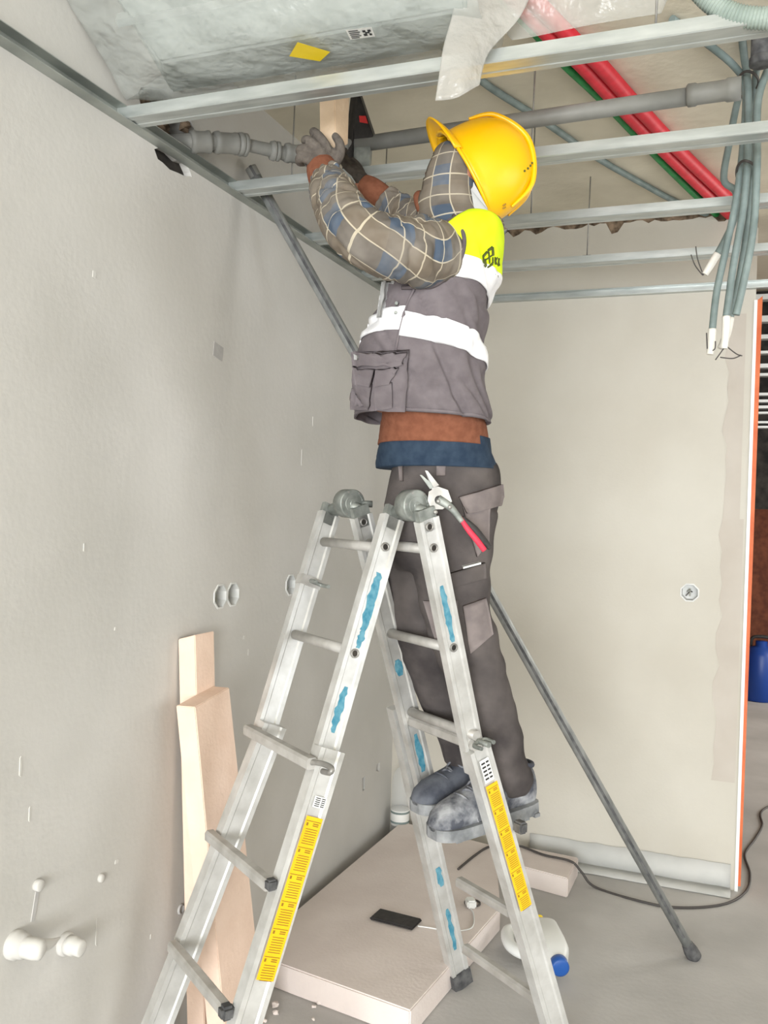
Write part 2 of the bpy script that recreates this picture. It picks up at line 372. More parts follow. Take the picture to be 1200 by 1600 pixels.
up = [(1.44 * i / 60, 2.637 + .022 * noise.noise(Vector((i * .31, 1, 2))) + random.uniform(-.008, .008) - (.03 if i % 17 in (3, 4) else 0)) for i in range(61)]
skin_patch('plaster_edge', [(0.0, 2.372)] + up + [(1.44, 2.372)], 'y', 0.0, 'plaster_back', wb, 0.009)
# corner bead and orange edge strip at the free end of the back wall
structure(box2('trim_1', (W - 0.006, -0.006, 0.0), (W + 0.006, 0.02, 2.30), 'white_plastic'))
tp = thing('edge_strip', 'orange strip running up the free end of the back wall', 'strip', (W + 0.018, 0.03, 0.01))
hexa('strip', [(W + .006, .0, .02), (W + .016, .0, .02), (W + .016, .05, .02), (W + .006, .05, .02)], [(W + .006, 0, 2.30), (W + .024, 0, 2.315), (W + .024, .05, 2.315), (W + .006, .05, 2.30)], 'orange_tape', tp)
# grey membrane strip turned out at the foot of the back wall
mb = thing('membrane_strip', 'pale grey membrane strip along the foot of the back wall', 'membrane', (1.0, -0.02, 0))
def sheet(name, rows, material, parent, th=0.002, kind=None):
    vs = [Vector(p) for r in rows for p in r]; n = len(rows[0]); fs = []
    for i in range(len(rows) - 1):
        for j in range(n - 1): fs.append((i * n + j, i * n + j + 1, (i + 1) * n + j + 1, (i + 1) * n + j))
    o = pyd(name, vs, fs, material, parent, True, kind)
    md = o.modifiers.new('t', 'SOLIDIFY'); md.thickness = th; return o
random.seed(3)
xs = [0.63 + 0.79 * i / 20 for i in range(21)]
sheet('upstand', [[(x, -0.004, 0.10 + random.uniform(-.003, .003)) for x in xs], [(x, -0.005 - random.uniform(0, .003), 0.05) for x in xs], [(x, -0.010 - random.uniform(0, .004), 0.012) for x in xs]], 'membrane', mb)
sheet('floor_flap', [[(x, -0.010, 0.012) for x in xs], [(x + .002, -0.04 - random.uniform(0, .006), 0.006) for x in xs], [(x, -0.085 - random.uniform(0, .006), 0.003) for x in xs]], 'membrane', mb)
# plaster flecks, scratches on the left wall
random.seed(7)
for (y, z, w, h) in ((-2.09, 1.97, .012, .016), (-2.28, 0.9, .006, .04), (-2.1, 1.35, .004, .018), (-1.98, 1.15, .006, .008), (-1.36, 1.05, .01, .012), (-1.33, 1.0, .006, .02), (-2.25, .79, .004, .03), (-2.02, .44, .004, .06), (-1.0, 1.62, .004, .05), (-1.95, .58, .014, .01), (-.92, 1.75, .003, .03), (-1.8, .33, .005, .012)):
    skin_patch('plaster_fleck', [(y - w / 2, z - h / 2), (y + w * .3, z - h * .6), (y + w / 2, z), (y + w * .2, z + h * .5), (y - w * .4, z + h * .4)], 'x', 0.0, 'fleck', wl, 0.0015)
skin_patch('filler_patch', [(-1.58, 1.87), (-1.53, 1.86), (-1.525, 1.90), (-1.575, 1.91)], 'x', 0.0, 'concrete_floor', wl, 0.001)
# electrical boxes set in the walls
def ebox(c, n, label, group):
    c, n = Vector(c), Vector(n); up = Vector((0, 0, 1)); s = n.cross(up)
    t = thing('electrical_box', label, 'electrical box', c - n * 0.03, group)
    def ring(r, d): return [c + n * d + (s * math.cos(math.pi / 8 + k * math.pi / 4) + up * math.sin(math.pi / 8 + k * math.pi / 4)) * r for k in range(8)]
    R0, R1, R2, R3 = ring(.0385, .0025), ring(.033, .0025), ring(.031, -.043), ring(.0385, -.001)
    vs = R3 + R0 + R1 + R2; fs = []
    for a in range(3):
        for j in range(8): k = (j + 1) % 8; fs.append((a * 8 + j, a * 8 + k, a * 8 + 8 + k, a * 8 + 8 + j))
    fs.append(tuple(range(24, 32)))
    pyd('cup', vs, fs, 'box_plastic', t, False)
    for k in range(2):
        tube('wire', [c - n * .042 + s * (.012 - .02 * k), c - n * .02 + up * (.012 - .01 * k), c - n * .012 - up * .015 + s * (.015 * k)], .0025, 'cable_dark' if k else 'wire_pale', t, 12, 6)
    return t
ebox(BOXL[0], (1, 0, 0), 'octagonal wall box of the pair, nearest to the leaning boards', 'left wall boxes')
ebox(BOXL[1], (1, 0, 0), 'octagonal wall box of the pair, on its right half', 'left wall boxes')
ebox(BOXL[2], (1, 0, 0), 'lone octagonal wall box just left of the ladder clamp', 'left wall boxes')
ebox((1.235, 0, 1.152), (0, -1, 0), 'octagonal switch box with a dark wire in the back wall', 'back wall box')
# water outlets low on the left wall
o1 = thing('water_outlet', 'white capped outlet with a pointed rag of film beside the round one', 'pipe outlet', (0.0, -2.27, 0.52), 'outlets on the left wall')
lathe('collar', (0, -2.285, 0.528), (1, .05, 0), [(-.01, .030), (.012, .030), (.014, .026), (.03, .025)], 'plaster_left', o1)
lathe('spout', (.02, -2.285, 0.528), (1, .25, -.1), [(0, .021), (.03, .022), (.045, .020), (.05, .012)], 'fleck', o1)
tube('film_tail', [(.04, -2.275, .525), (.045, -2.23, .512), (.035, -2.185, .505)], [.018, .012, .002], 'fleck', o1, 12, 10, squash=.5)
o2 = thing('water_outlet', 'white round screw plug on the left wall beside the pointed outlet', 'pipe outlet', (0.0, -2.13, 0.45), 'outlets on the left wall')
lathe('collar', (0, -2.13, 0.46), (1, 0, 0), [(-.01, .026), (.01, .026), (.012, .022)], 'plaster_left', o2)
lathe('plug', (.008, -2.13, 0.46), (1, 0, -.05), [(0, .021), (.022, .021), (.023, .018), (.04, .018), (.042, .014)], 'fleck', o2)
o3 = thing('pipe_stub', 'small capped pipe stub above a filled groove in the left wall', 'pipe stub', (0, -2.222, .60), 'outlets on the left wall')
lathe('stub', (-.005, -2.222, .628), (1, 0, 0), [(0, .013), (.016, .013), (.018, .010)], 'plaster_left', o3, 14)
skin_patch('groove_filling', [(-2.238, .555), (-2.228, .552), (-2.216, .612), (-2.226, .615)], 'x', 0.0, 'concrete_floor', o3, .002)
o4 = thing('pipe_stub', 'tiny pipe stub in the left wall right of the capped one', 'pipe stub', (0, -2.01, .55), 'outlets on the left wall')
lathe('stub', (-.005, -2.01, .562), (1, 0, 0), [(0, .010), (.012, .010), (.014, .006)], 'plaster_left', o4, 14)
o5 = thing('pipe_stub', 'dark rimmed pipe stub just left of the ladder in the left wall', 'pipe stub', (0, -1.665, .33), 'outlets on the left wall')
lathe('stub', (-.005, -1.665, .345), (1, 0, 0), [(0, .014), (.010, .014), (.011, .010), (.004, .009)], 'concrete_floor', o5, 14)

# ------------------------------------------------------------------ the suspended grid
tl = structure(extrude_profile('trim_2', [(0, 0), (.032, 0), (.032, .0022), (.003, .0022), (.003, .028), (.032, .028), (.032, .030), (0, .030)], (0, -9.4, H), (0, 0, H), (1, 0, 0), (0, 0, 1), 'track_metal'))
structure(extrude_profile('trim_3', [(0, 0), (-.030, 0), (-.030, .0022), (-.003, .0022), (-.003, .028), (-.030, .028), (-.030, .030), (0, .030)], (0.0, 0, H), (W + .5, 0, H), (0, 1, 0), (0, 0, 1), 'galvanised'))
CD = [(-.030, .027), (-.030, .002), (-.028, 0), (-.012, 0), (-.010, .0016), (.010, .0016), (.012, 0), (.028, 0), (.030, .002), (.030, .027), (.023, .027), (.023, .0255), (.0285, .0255), (.0285, .0035), (-.0285, .0035), (-.0285, .0255), (-.023, .0255), (-.023, .027)]
for k, lab in ((1, 'galvanised ceiling profile closest to the back wall'), (2, 'galvanised ceiling profile second from the back wall, level with the helmet rim'), (3, 'galvanised ceiling profile passing right behind the yellow helmet'), (4, 'wide galvanised ceiling profile at the top, crossing the plastic flap')):
    o = extrude_profile('ceiling_profile', CD, (0.004, -.5 * k, H + .0025), (3.4, -.5 * k, H + .0025), (0, 1, 0), (0, 0, 1), 'galvanised')
    tag(rebase(o), lab, 'profile', 'ceiling profiles')
def hanger(x, y, label):
    t = thing('hanger_rod', label, 'hanger', (x, y, H + .03), 'hanger rods')
    cyl('rod', (x, y, H + .03), (x + .004, y, SLAB), .0022, 'steel', t, 8)
    box('clip', (x, y, H + .032), (.028, .020, .008), 'black_plastic', t); box('clip_tab', (x + .008, y - .008, H + .026), (.01, .004, .016), 'black_plastic', t)
hanger(.19, -1.5, 'thin hanger rod with black clip left of the gloved hand')
hanger(.868, -1.5, 'thin hanger rod just right of the yellow helmet, on the nearer profile')
hanger(.765, -1.0, 'hanger rod hidden partly by the helmet, on the second profile from the wall')
hanger(.865, -.5, 'hanger rod in front of the back wall on the rearmost profile')
hanger(.275, -1.0, 'hanger rod right of the black tool, seen behind the raised arm')
hanger(1.205, -2.0, 'hanger rod and clip at the top by the ribbed grey hose')

# ------------------------------------------------------------------ things above the grid
du = thing('ceiling_unit', 'grey sheet metal ceiling unit wrapped in clear plastic film', 'ceiling unit', (0.6, -2.2, 2.42))
hexa('casing', [(.16, -2.09, 2.424), (.86, -2.09, 2.424), (.86, -1.955, 2.424), (.10, -1.955, 2.424)], [(.10, -2.30, 2.60), (.86, -2.30, 2.60), (.86, -1.955, 2.60), (.10, -1.955, 2.60)], 'duct_metal', du, .006)
extrude_profile('casing_lip', [(0, 0), (.012, 0), (.012, .018), (0, .018)], (.10, -2.155, 2.478), (.86, -2.155, 2.478), (0, -1, .8), (0, .3, 1), 'galvanised', du)
def film_sheet(name, rows, nsub, amp, material, parent, th=.0008, seed=0):
    rows = [spline(r, nsub) for r in rows]; m = len(rows[0]); n2 = (len(rows) - 1) * 6; out = []
    cols = [spline([r[j] for r in rows], n2) for j in range(m)]
    for i in range(n2 + 1):
        rr = []
        for j in range(m):
            p = cols[j][i]; q = p * 7 + Vector((seed, seed, 0)); rr.append(p + Vector((noise.noise(q), noise.noise(q + Vector((9, 3, 1))), noise.noise(q + Vector((2, 8, 5))))) * amp)
        out.append(rr)
    return sheet(name, out, material, parent, th)
film_sheet('film_wrap', [[(.004, -2.32, 2.60), (.3, -2.33, 2.60), (.6, -2.325, 2.60), (.89, -2.32, 2.60)],
                         [(.006, -2.16, 2.50), (.18, -2.2, 2.50), (.6, -2.19, 2.50), (.89, -2.19, 2.50)],
                         [(.008, -2.02, 2.408), (.2, -2.105, 2.414), (.6, -2.105, 2.414), (.89, -2.105, 2.416)],
                         [(.012, -1.99, 2.41), (.12, -1.95, 2.412), (.6, -1.945, 2.412), (.89, -1.945, 2.414)],
                         [(.02, -1.94, 2.47), (.12, -1.93, 2.50), (.6, -1.93, 2.50), (.89, -1.93, 2.50)]], 24, .008, 'film_clear', du, seed=3)
film_sheet('film_flap', [[(0.835,-2.083,2.487), (0.891,-2.062,2.489), (0.983,-2.027,2.492)], [(0.835,-2.1,2.404), (0.898,-2.071,2.409), (0.957,-2.037,2.417)], [(0.822,-2.111,2.327), (0.873,-2.097,2.329), (0.905,-2.063,2.348)], [(0.814,-2.125,2.244), (0.86,-2.119,2.248), (0.893,-2.084,2.276)]], 18, .012, 'film_white', du, seed=8)
film_sheet('film_flap', [[(0.927,-2.005,2.527), (1.046,-1.96,2.531), (1.218,-1.894,2.536)], [(0.913,-1.99,2.435), (1.045,-1.939,2.452), (1.214,-1.875,2.503)], [(0.926,-1.985,2.408), (1.046,-1.939,2.432), (1.203,-1.879,2.468)]], 20, .006, 'film_thin', du, seed=5)
hexa('yellow_tape', [(0.516,-2.123,2.398), (0.564,-2.068,2.398), (0.527,-2.038,2.398), (0.474,-2.077,2.398)], [(0.515,-2.12,2.4), (0.562,-2.064,2.4), (0.525,-2.034,2.4), (0.472,-2.073,2.4)], 'yellow_tape', du)
tg = hexa('paper_label', [(0.628,-2.137,2.398), (0.681,-2.132,2.398), (0.675,-2.097,2.398), (0.623,-2.1,2.398)], [(0.627,-2.133,2.4), (0.679,-2.129,2.4), (0.673,-2.093,2.4), (0.622,-2.096,2.4)], 'white_sticker', du)
def quad_on(a, b, c, d, u0, u1, v0, v1, lift):
    a, b, c, d = (Vector(x) for x in (a, b, c, d))
    def f(u, v): return (a * (1 - u) + b * u) * (1 - v) + (d * (1 - u) + c * u) * v + Vector(lift)
    return [f(u0, v0), f(u1, v0), f(u1, v1), f(u0, v1)]
LB = ((0.628,-2.137,2.398), (0.681,-2.132,2.398), (0.675,-2.097,2.398), (0.623,-2.1,2.398))
vs, fs = [], []
for r_ in ((.08, .45, .12, .2), (.08, .5, .3, .38), (.08, .45, .48, .56), (.08, .5, .66, .74), (.08, .4, .82, .9), (.6, .72, .2, .42), (.8, .92, .2, .42), (.68, .86, .42, .55), (.6, .74, .55, .8), (.82, .92, .6, .8)):
    k = len(vs); vs += quad_on(*LB, *r_, (0, 0, -.0008)); fs.append((k, k + 1, k + 2, k + 3))
pyd('print', vs, fs, 'print_black', tg, False)
# waste pipe
wp = thing('waste_pipe', 'grey plastic waste pipe with socket fittings running across above the profiles', 'pipe', (.6, -1.52, 2.42))
pA, pB = Vector((.30, -1.486, 2.449)), Vector((1.355, -1.532, 2.45))
cyl('pipe_run', pA, pB, .0205, 'grey_pvc', wp, 24)
lathe('socket', pB - Vector((.115, 0, 0)), (1, -.03, 0), [(0, .021), (.004, .026), (.02, .026), (.025, .0235), (.085, .0235), (.09, .0265), (.12, .0265)], 'grey_pvc', wp)
seq = [(-0.06,-1.747,2.405), (0.028,-1.755,2.395), (0.064,-1.72,2.404), (0.11,-1.66,2.417), (0.132,-1.63,2.421), (0.173,-1.57,2.425), (0.216,-1.53,2.427), (0.358,-1.49,2.447)]
seq = [Vector(p) for p in seq]
tube('bend', seq, [.022, .022, .020, .020, .017, .018, .020, .0205], 'grey_pvc', wp, 60, 20)
def sock(i, j, a, b, r):
    p, q = seq[i], seq[j]; d = q - p; L = d.length
    lathe('socket', p + d * a, d, [(0, .018), (.001, r), (.012, r + .003), (.018, r), (L * (b - a) - .012, r), (L * (b - a) - .006, r + .002), (L * (b - a), r + .002), (L * (b - a) + .002, .018)], 'grey_pvc', wp)
sock(1, 2, -.1, .95, .027); sock(2, 3, .1, .95, .0265); sock(3, 4, -.1, .6, .028); sock(5, 6, -.25, .2, .024); sock(5, 6, .45, 1.2, .024)
# conduits fixed to the slab
def run(name, pts, r, material, label, cat, group, n=40, ribs=False):
    wr = (lambda L, th, c: .0012 * math.sin(L * 2 * math.pi / .006)) if ribs else None
    o = tube(name, pts, r, material, None, n, 12, wr); return tag(rebase(o), label, cat, group)
zc = SLAB - .0135
run('green_conduit', [(0.777,-1.961,2.645), (0.888,-1.522,2.645), (0.922,-1.374,2.645), (0.995,-1.115,2.645), (1.101,-0.691,2.645), (1.22,-0.239,2.645), (1.313,0.09,2.645)], .0125, 'conduit_green', 'green conduit on the slab beside the two red ones', 'conduit', 'slab conduits')
run('red_conduit', [(0.807,-1.965,2.637), (0.919,-1.528,2.637), (0.966,-1.378,2.637), (1.03,-1.123,2.637), (1.142,-0.7,2.637), (1.269,-0.249,2.637), (1.361,0.077,2.637)], .0205, 'conduit_red', 'red conduit on the slab next to the green one', 'conduit', 'slab conduits')
run('red_conduit', [(0.838,-1.955,2.637), (0.96,-1.525,2.637), (1.008,-1.372,2.637), (1.072,-1.119,2.637), (1.189,-0.686,2.637), (1.322,-0.234,2.637), (1.413,0.091,2.637)], .0205, 'conduit_red', 'outer red conduit on the slab, away from the green one', 'conduit', 'slab conduits')
run('grey_conduit', [(0.64,-1.561,2.648), (0.692,-1.326,2.648), (0.803,-1.031,2.648), (0.914,-0.71,2.648), (1.034,-0.428,2.648), (1.153,-0.168,2.648), (1.312,0.099,2.648)], .0105, 'conduit_grey', 'dark grey conduit curving across the slab behind the helmet', 'conduit', 'slab conduits')
# bundle of hanging conduits
def hang(pts, ends, label):
    t = thing('hanging_conduit', label, 'conduit', Vector(pts[-1]), 'hanging conduits at right')
    tube('sleeve', pts, .0095, 'conduit_grey', t, 40, 10)
    if ends:
        tube('taped_end', [pts[-1]] + ends[0], [.0105] * (len(ends[0])) + [.009], 'tape_white', t, 10, 10)
        for w in ends[1]: tube('wire', w, .0016, 'cable_dark', t, 14, 6)
hang([(1.2,-1.508,2.649), (1.277,-1.369,2.647), (1.343,-1.271,2.625), (1.37,-1.22,2.593), (1.372,-1.22,2.484), (1.36,-1.22,2.317), (1.336,-1.22,2.167), (1.317,-1.22,2.059), (1.309,-1.22,1.959)], ([(1.308,-1.22,1.923), (1.305,-1.22,1.891)], [[(1.295,-1.23,1.947), (1.298,-1.23,1.905)], [(1.304,-1.22,1.898), (1.317,-1.23,1.904), (1.318,-1.23,1.924)]]), 'leftmost long grey conduit of the hanging bundle with a white taped end')
hang([(1.356,-1.413,2.649), (1.365,-1.299,2.635), (1.376,-1.25,2.587), (1.382,-1.25,2.438), (1.376,-1.25,2.272), (1.357,-1.25,2.124), (1.35,-1.25,2.058), (1.343,-1.25,1.985)], ([(1.343,-1.25,1.95), (1.34,-1.25,1.9)], [[(1.344,-1.25,1.908), (1.32,-1.26,1.87)], [(1.344,-1.25,1.908), (1.37,-1.25,1.886), (1.385,-1.25,1.88)], [(1.331,-1.25,1.878), (1.362,-1.25,1.874), (1.382,-1.25,1.882)]]), 'middle hanging conduit ending in white tape and splayed bare wires')
hang([(1.41,-1.411,2.649), (1.401,-1.274,2.635), (1.394,-1.18,2.608), (1.396,-1.18,2.429), (1.39,-1.18,2.26), (1.373,-1.18,2.107), (1.359,-1.18,2.04), (1.353,-1.18,1.996)], ([(1.346,-1.18,1.955), (1.331,-1.18,1.912)], []), 'right hanging conduit whose pale taped end slants left')
hang([(1.426,-1.3,2.606), (1.401,-1.3,2.513), (1.404,-1.3,2.351), (1.4,-1.3,2.189), (1.379,-1.3,2.045), (1.366,-1.3,1.977)], None, 'rightmost hanging conduit against the dark opening')
hang([(1.365,-1.1,2.656), (1.349,-1.1,2.588), (1.336,-1.1,2.501), (1.324,-1.1,2.396), (1.356,-1.1,2.358), (1.355,-1.1,2.287), (1.332,-1.1,2.227), (1.314,-1.1,2.191)], ([(1.296,-1.1,2.159), (1.282,-1.1,2.135)], [[(1.279,-1.1,2.133), (1.262,-1.1,2.179), (1.256,-1.1,2.215)], [(1.277,-1.1,2.133), (1.256,-1.1,2.162), (1.244,-1.1,2.193)]]), 'short hanging conduit with a taped end curling up to the left')
for vv_, rr_, lab_ in ((132, .026, 'dark tie gathering the hanging conduits below the top profile'), (268, .024, 'dark tie gathering the hanging conduits below the second profile')):
    c_ = {132: (1.377,-1.22,2.597), 268: (1.38,-1.22,2.369)}[vv_]
    ties_ = [Vector(c_) + Vector((math.cos(a) * rr_, math.sin(a) * .075, .004 * math.sin(2 * a))) for a in [TAU_ * k / 16 for k in range(17)]]
    o = tube('cable_tie', ties_, .0035, 'cable_dark', None, 48, 8); tag(rebase(o), lab_, 'cable tie', 'ties on the conduits')
dp = thing('drop_pipe', 'short dark grey pipe coming down from the slab behind the hanging conduits', 'pipe', (1.405,-1.4,2.563))
cyl('pipe_drop', Vector((1.405,-1.4,2.563)), Vector((1.405,-1.4,2.563)) + Vector((0, 0, SLAB - Vector((1.405,-1.4,2.563)).z)), .026, 'rubber', dp, 20)
lathe('pipe_collar', Vector((1.405,-1.4,2.563)) + Vector((0, 0, -.004)), (0, 0, 1), [(0, .024), (.002, .029), (.018, .029), (.02, .026)], 'rubber', dp)
hs = run('ribbed_hose', [(1.261,-2.02,2.458), (1.29,-2.02,2.415), (1.324,-2.02,2.382), (1.362,-2.02,2.363), (1.416,-2.02,2.353), (1.472,-2.02,2.358)], .019, 'corrugated', 'thick ribbed grey hose resting on the top profile at right', 'hose', None, 260, True)
# pale block offcut and black tool held up by the pipe
wd = thing('block_offcut', 'pale offcut block held up by the gloved hand above the profiles', 'block', (0.448,-1.783,2.32))
hexa('block', [(0.42,-1.804,2.322), (0.468,-1.818,2.305), (0.475,-1.761,2.335), (0.431,-1.746,2.352)], [(0.413,-1.805,2.475), (0.461,-1.819,2.458), (0.475,-1.76,2.493), (0.429,-1.745,2.512)], 'pale_offcut', wd, .002)
bt = thing('black_tool', 'black tapered tool with a small red sticker behind the grey pipe', 'tool', (0.384,-1.48,2.39))
hexa('blade', [(0.341,-1.496,2.382), (0.38,-1.514,2.368), (0.373,-1.484,2.381), (0.347,-1.462,2.4)], [(0.359,-1.487,2.608), (0.383,-1.511,2.594), (0.38,-1.479,2.608), (0.358,-1.455,2.626)], 'black_plastic', bt, .002)
hexa('housing', [(0.37,-1.506,2.448), (0.442,-1.511,2.448), (0.427,-1.463,2.476), (0.356,-1.457,2.483)], [(0.371,-1.504,2.59), (0.397,-1.526,2.578), (0.382,-1.478,2.605), (0.357,-1.456,2.618)], 'black_plastic', bt, .002)
hexa('foot', [(0.376,-1.505,2.375), (0.426,-1.507,2.376), (0.417,-1.467,2.398), (0.366,-1.465,2.397)], [(0.373,-1.505,2.448), (0.43,-1.505,2.449), (0.419,-1.466,2.47), (0.364,-1.465,2.468)], 'hinge_metal', bt, .002)
hexa('red_sticker', [(0.402,-1.523,2.495), (0.426,-1.521,2.489), (0.423,-1.515,2.492), (0.4,-1.518,2.497)], [(0.4,-1.524,2.512), (0.419,-1.523,2.51), (0.416,-1.518,2.512), (0.398,-1.518,2.515)], 'red_label', bt)

# ------------------------------------------------------------------ grey prop pole
pf, ptop = Vector((1.304, -.632, 0.012)), Vector((0.022, -1.437, 2.443))
pp = thing('prop_pole', 'long grey metal pole leaning from the floor to the left wall', 'pole', pf)
dv = (ptop - pf).normalized()
cyl('tube', pf + dv * .02, ptop, .0165, 'pole_grey', pp, 20)
lathe('foot_cap', pf - dv * .012, dv, [(0, .020), (.004, .024), (.03, .024), (.055, .019), (.06, .0165)], 'rubber', pp)
extrude_profile('groove_strip', [(-.004, 0), (.004, 0), (.004, .002), (-.004, .002)], pf + dv * .08 + CF * -.0165, ptop + CF * -.0165, dv.cross(CF).normalized(), -CF, 'rubber', pp)
tube('end_ring', [ptop - dv * .03, ptop - dv * .015, ptop + dv * .001], [.0175, .0175, .0175], 'grey_pvc', pp, 6, 18)

# ------------------------------------------------------------------ leaning boards and floor slabs
b1 = thing('leaning_board', 'narrower pale pink block standing behind the wide board on the left wall', 'board', (.06, -1.68, 0), 'boards on the left wall')
hexa('board', [(.05, -1.69, 0), (.105, -1.69, 0), (.105, -1.60, 0), (.05, -1.60, 0)], [(.002, -1.715, 1.09), (.052, -1.712, 1.105), (.055, -1.622, 1.105), (.003, -1.625, 1.09)], 'block_pink', b1, .002)
b2 = thing('leaning_board', 'wide pale pink board leaning on the left wall behind the ladder', 'board', (.13, -1.6, 0), 'boards on the left wall')
hexa('board', [(.135, -1.715, 0), (.19, -1.715, 0), (.19, -1.515, 0), (.135, -1.515, 0)], [(.057, -1.80, .935), (.108, -1.79, .935), (.108, -1.622, .955), (.057, -1.63, .955)], 'block_pink', b2, .002)
s1 = thing('floor_slab', 'large pale pink slab lying on the floor under the phone', 'slab', (.35, -.8, 0), 'slabs on the floor')
hexa('slab', [(.075, -.06, 0), (.025, -1.33, 0), (.592, -1.43, 0), (.672, -.71, 0), (.52, -.16, 0)], [(.075, -.06, .08), (.025, -1.33, .08), (.592, -1.43, .08), (.672, -.71, .08), (.52, -.16, .08)], 'slab_pink', s1, .004)
s2 = thing('floor_slab', 'small pink block at the foot of the back wall beside the big slab', 'slab', (.74, -.25, 0), 'slabs on the floor')
hexa('slab', [(.60, -.30, 0), (.60, -.10, 0), (.85, -.12, 0), (.845, -.345, 0), (.68, -.31, 0)], [(.60, -.30, .075), (.60, -.10, .075), (.85, -.12, .075), (.845, -.345, .075), (.68, -.31, .075)], 'slab_pink', s2, .004)
# phone and charger
ph = thing('phone', 'black smartphone lying on the large pink slab', 'phone', (.372, -.95, .08))
pr = Matrix.Rotation(math.atan2(-.015, .165), 3, 'Z')
box('phone_body', (.374, -.952, .0865), (.158, .078, .009), 'black_plastic', ph, pr, .0035)
box('screen', (.374, -.952, .0915), (.148, .070, .0012), 'black_plastic', ph, pr)
ch = thing('charger_cable', 'white charging cable and plug running from the phone over the slab edge', 'charger', (.56, -.86, .08))
tube('cable', [(.455, -.962, .084), (.50, -.955, .0835), (.56, -.95, .0835), (.62, -.90, .0835), (.60, -.80, .0835), (.575, -.76, .085)], .0022, 'white_plastic', ch, 30, 6)
box('plug', (.575, -.745, .095), (.032, .042, .028), 'white_plastic', ch, Matrix.Rotation(.5, 3, 'Z'), .005)
tube('cable_ring', [(.575 + .026 * math.cos(a), -.72 + .026 * math.sin(a), .084) for a in [k * .62 for k in range(11)]], .0035, 'cable_dark', ch, 40, 6)
# dark power cable on the floor
run('power_cable', [(0.448,-0.46,0.084), (0.469,-0.313,0.084), (.50, -.19, .084), (.56, -.15, .086), (.62, -.13, .084), (.72, -.17, .081), (.83, -.19, .081), (.875, -.2, .05), (0.931,-0.213,0.006), (1.103,-0.266,0.005), (1.24,-0.262,0.005), (1.395,-0.162,0.005), (1.477,-0.002,0.005), (1.497,0.193,0.005), (1.482,0.406,0.005), (1.53,0.632,0.005), (1.566,0.828,0.005), (1.594,1.117,0.005), (1.9, 1.6, .005)], .0048, 'cable_dark', 'dark power cable snaking across the floor and round the wall end', 'cable', None, 160)
# white detergent jug
jg = thing('white_jug', 'white plastic jug with a blue cap lying on the floor', 'jug', (0.841,-0.848,0))
jd = (Vector((0.934,-0.977,0.04)) - Vector((0.824,-0.708,0.04))); jd.z = 0; jd.normalize(); jn = Vector((jd.y, -jd.x, 0))
j0 = Vector((0.843,-0.819,0.05))
def jug_ring(t, w, h, off=0):
    return [j0 + jd * t + jn * (off + w * math.copysign(abs(math.cos(a)) ** .6, math.cos(a))) + Vector((0, 0, h * math.copysign(abs(math.sin(a)) ** .6, math.sin(a)))) for a in [2 * math.pi * k / 24 for k in range(24)]]
def loft_geo(rings):
    n = len(rings[0]); vs = [v for r in rings for v in r]; fs = []
    for i in range(len(rings) - 1):
        for j in range(n): k = (j + 1) % n; fs.append((i * n + j, i * n + k, (i + 1) * n + k, (i + 1) * n + j))
    fs.append(tuple(range(n))[::-1]); fs.append(tuple(range((len(rings) - 1) * n, len(rings) * n))); return vs, fs
g = loft_geo([jug_ring(-.075, .05, .036), jug_ring(-.07, .062, .045), jug_ring(.04, .065, .047), jug_ring(.085, .060, .045, -.004), jug_ring(.118, .042, .036, -.012), jug_ring(.134, .026, .026, -.018), jug_ring(.146, .024, .024, -.018)])
pyd('jug_body', *g, 'white_plastic', jg)
hp = j0 + jn * .085
tube('handle', [j0 + jd * -.06 + jn * .05, j0 + jd * -.055 + jn * .105, j0 + jd * .03 + jn * .115, j0 + jd * .085 + jn * .085, j0 + jd * .09 + jn * .03], [.026, .024, .02, .018, .02], 'white_plastic', jg, 30, 14)
lathe('cap', j0 + jd * .141 - jn * .018, jd, [(0, .027), (.002, .029), (.03, .028), (.033, .022)], 'blue_cap', jg)
tube('yellow_tag', [j0 + jd * -.08 + jn * .01 + Vector((0, 0, .03)), j0 + jd * -.085 + Vector((0, 0, .04)), j0 + jd * -.09 - jn * .01 + Vector((0, 0, .035))], .007, 'yellow_tape', jg, 8, 8)
# clear water bottle in the corner
wbt = thing('water_bottle', 'clear plastic water bottle with a pale label standing in the corner', 'bottle', (.062, -.04, 0))
lathe('bottle_body', (.068, -.062, 0), (0, 0, 1), [(0, .030), (.006, .040), (.06, .041), (.065, .039), (.14, .0395), (.145, .041), (.24, .041), (.275, .037), (.30, .028), (.316, .015), (.321, .004)], 'bottle_plastic', wbt)
lathe('label', (.068, -.062, 0), (0, 0, 1), [(.07, .0400), (.071, .0412), (.135, .0412), (.136, .0400)], 'white_sticker', wbt)
for z_ in (.080, .122): lathe('label_band', (.068, -.062, 0), (0, 0, 1), [(z_, .0412), (z_ + .001, .0416), (z_ + .008, .0416), (z_ + .009, .0412)], 'conduit_grey', wbt)
# crumbs of plaster on the floor
random.seed(12)
for k in range(14):
    p = Vector((random.uniform(.05, .32), random.uniform(-1.56, -1.36), 0)); r = random.uniform(.004, .013)
    g = ellipsoid_geo(p + Vector((0, 0, r * .5)), (r, 0, 0), (0, r * .8, 0), (0, 0, r * .6), 6, 4)
    g = ([v + Vector((random.uniform(-.3, .3), random.uniform(-.3, .3), random.uniform(-.05, .2))) * r for v in g[0]], g[1])
    tag(rebase(pyd('plaster_crumb', *g, 'slab_pink', None, False)), 'small crumb of plaster on the floor before the large slab', 'crumb', 'crumbs before the slab')

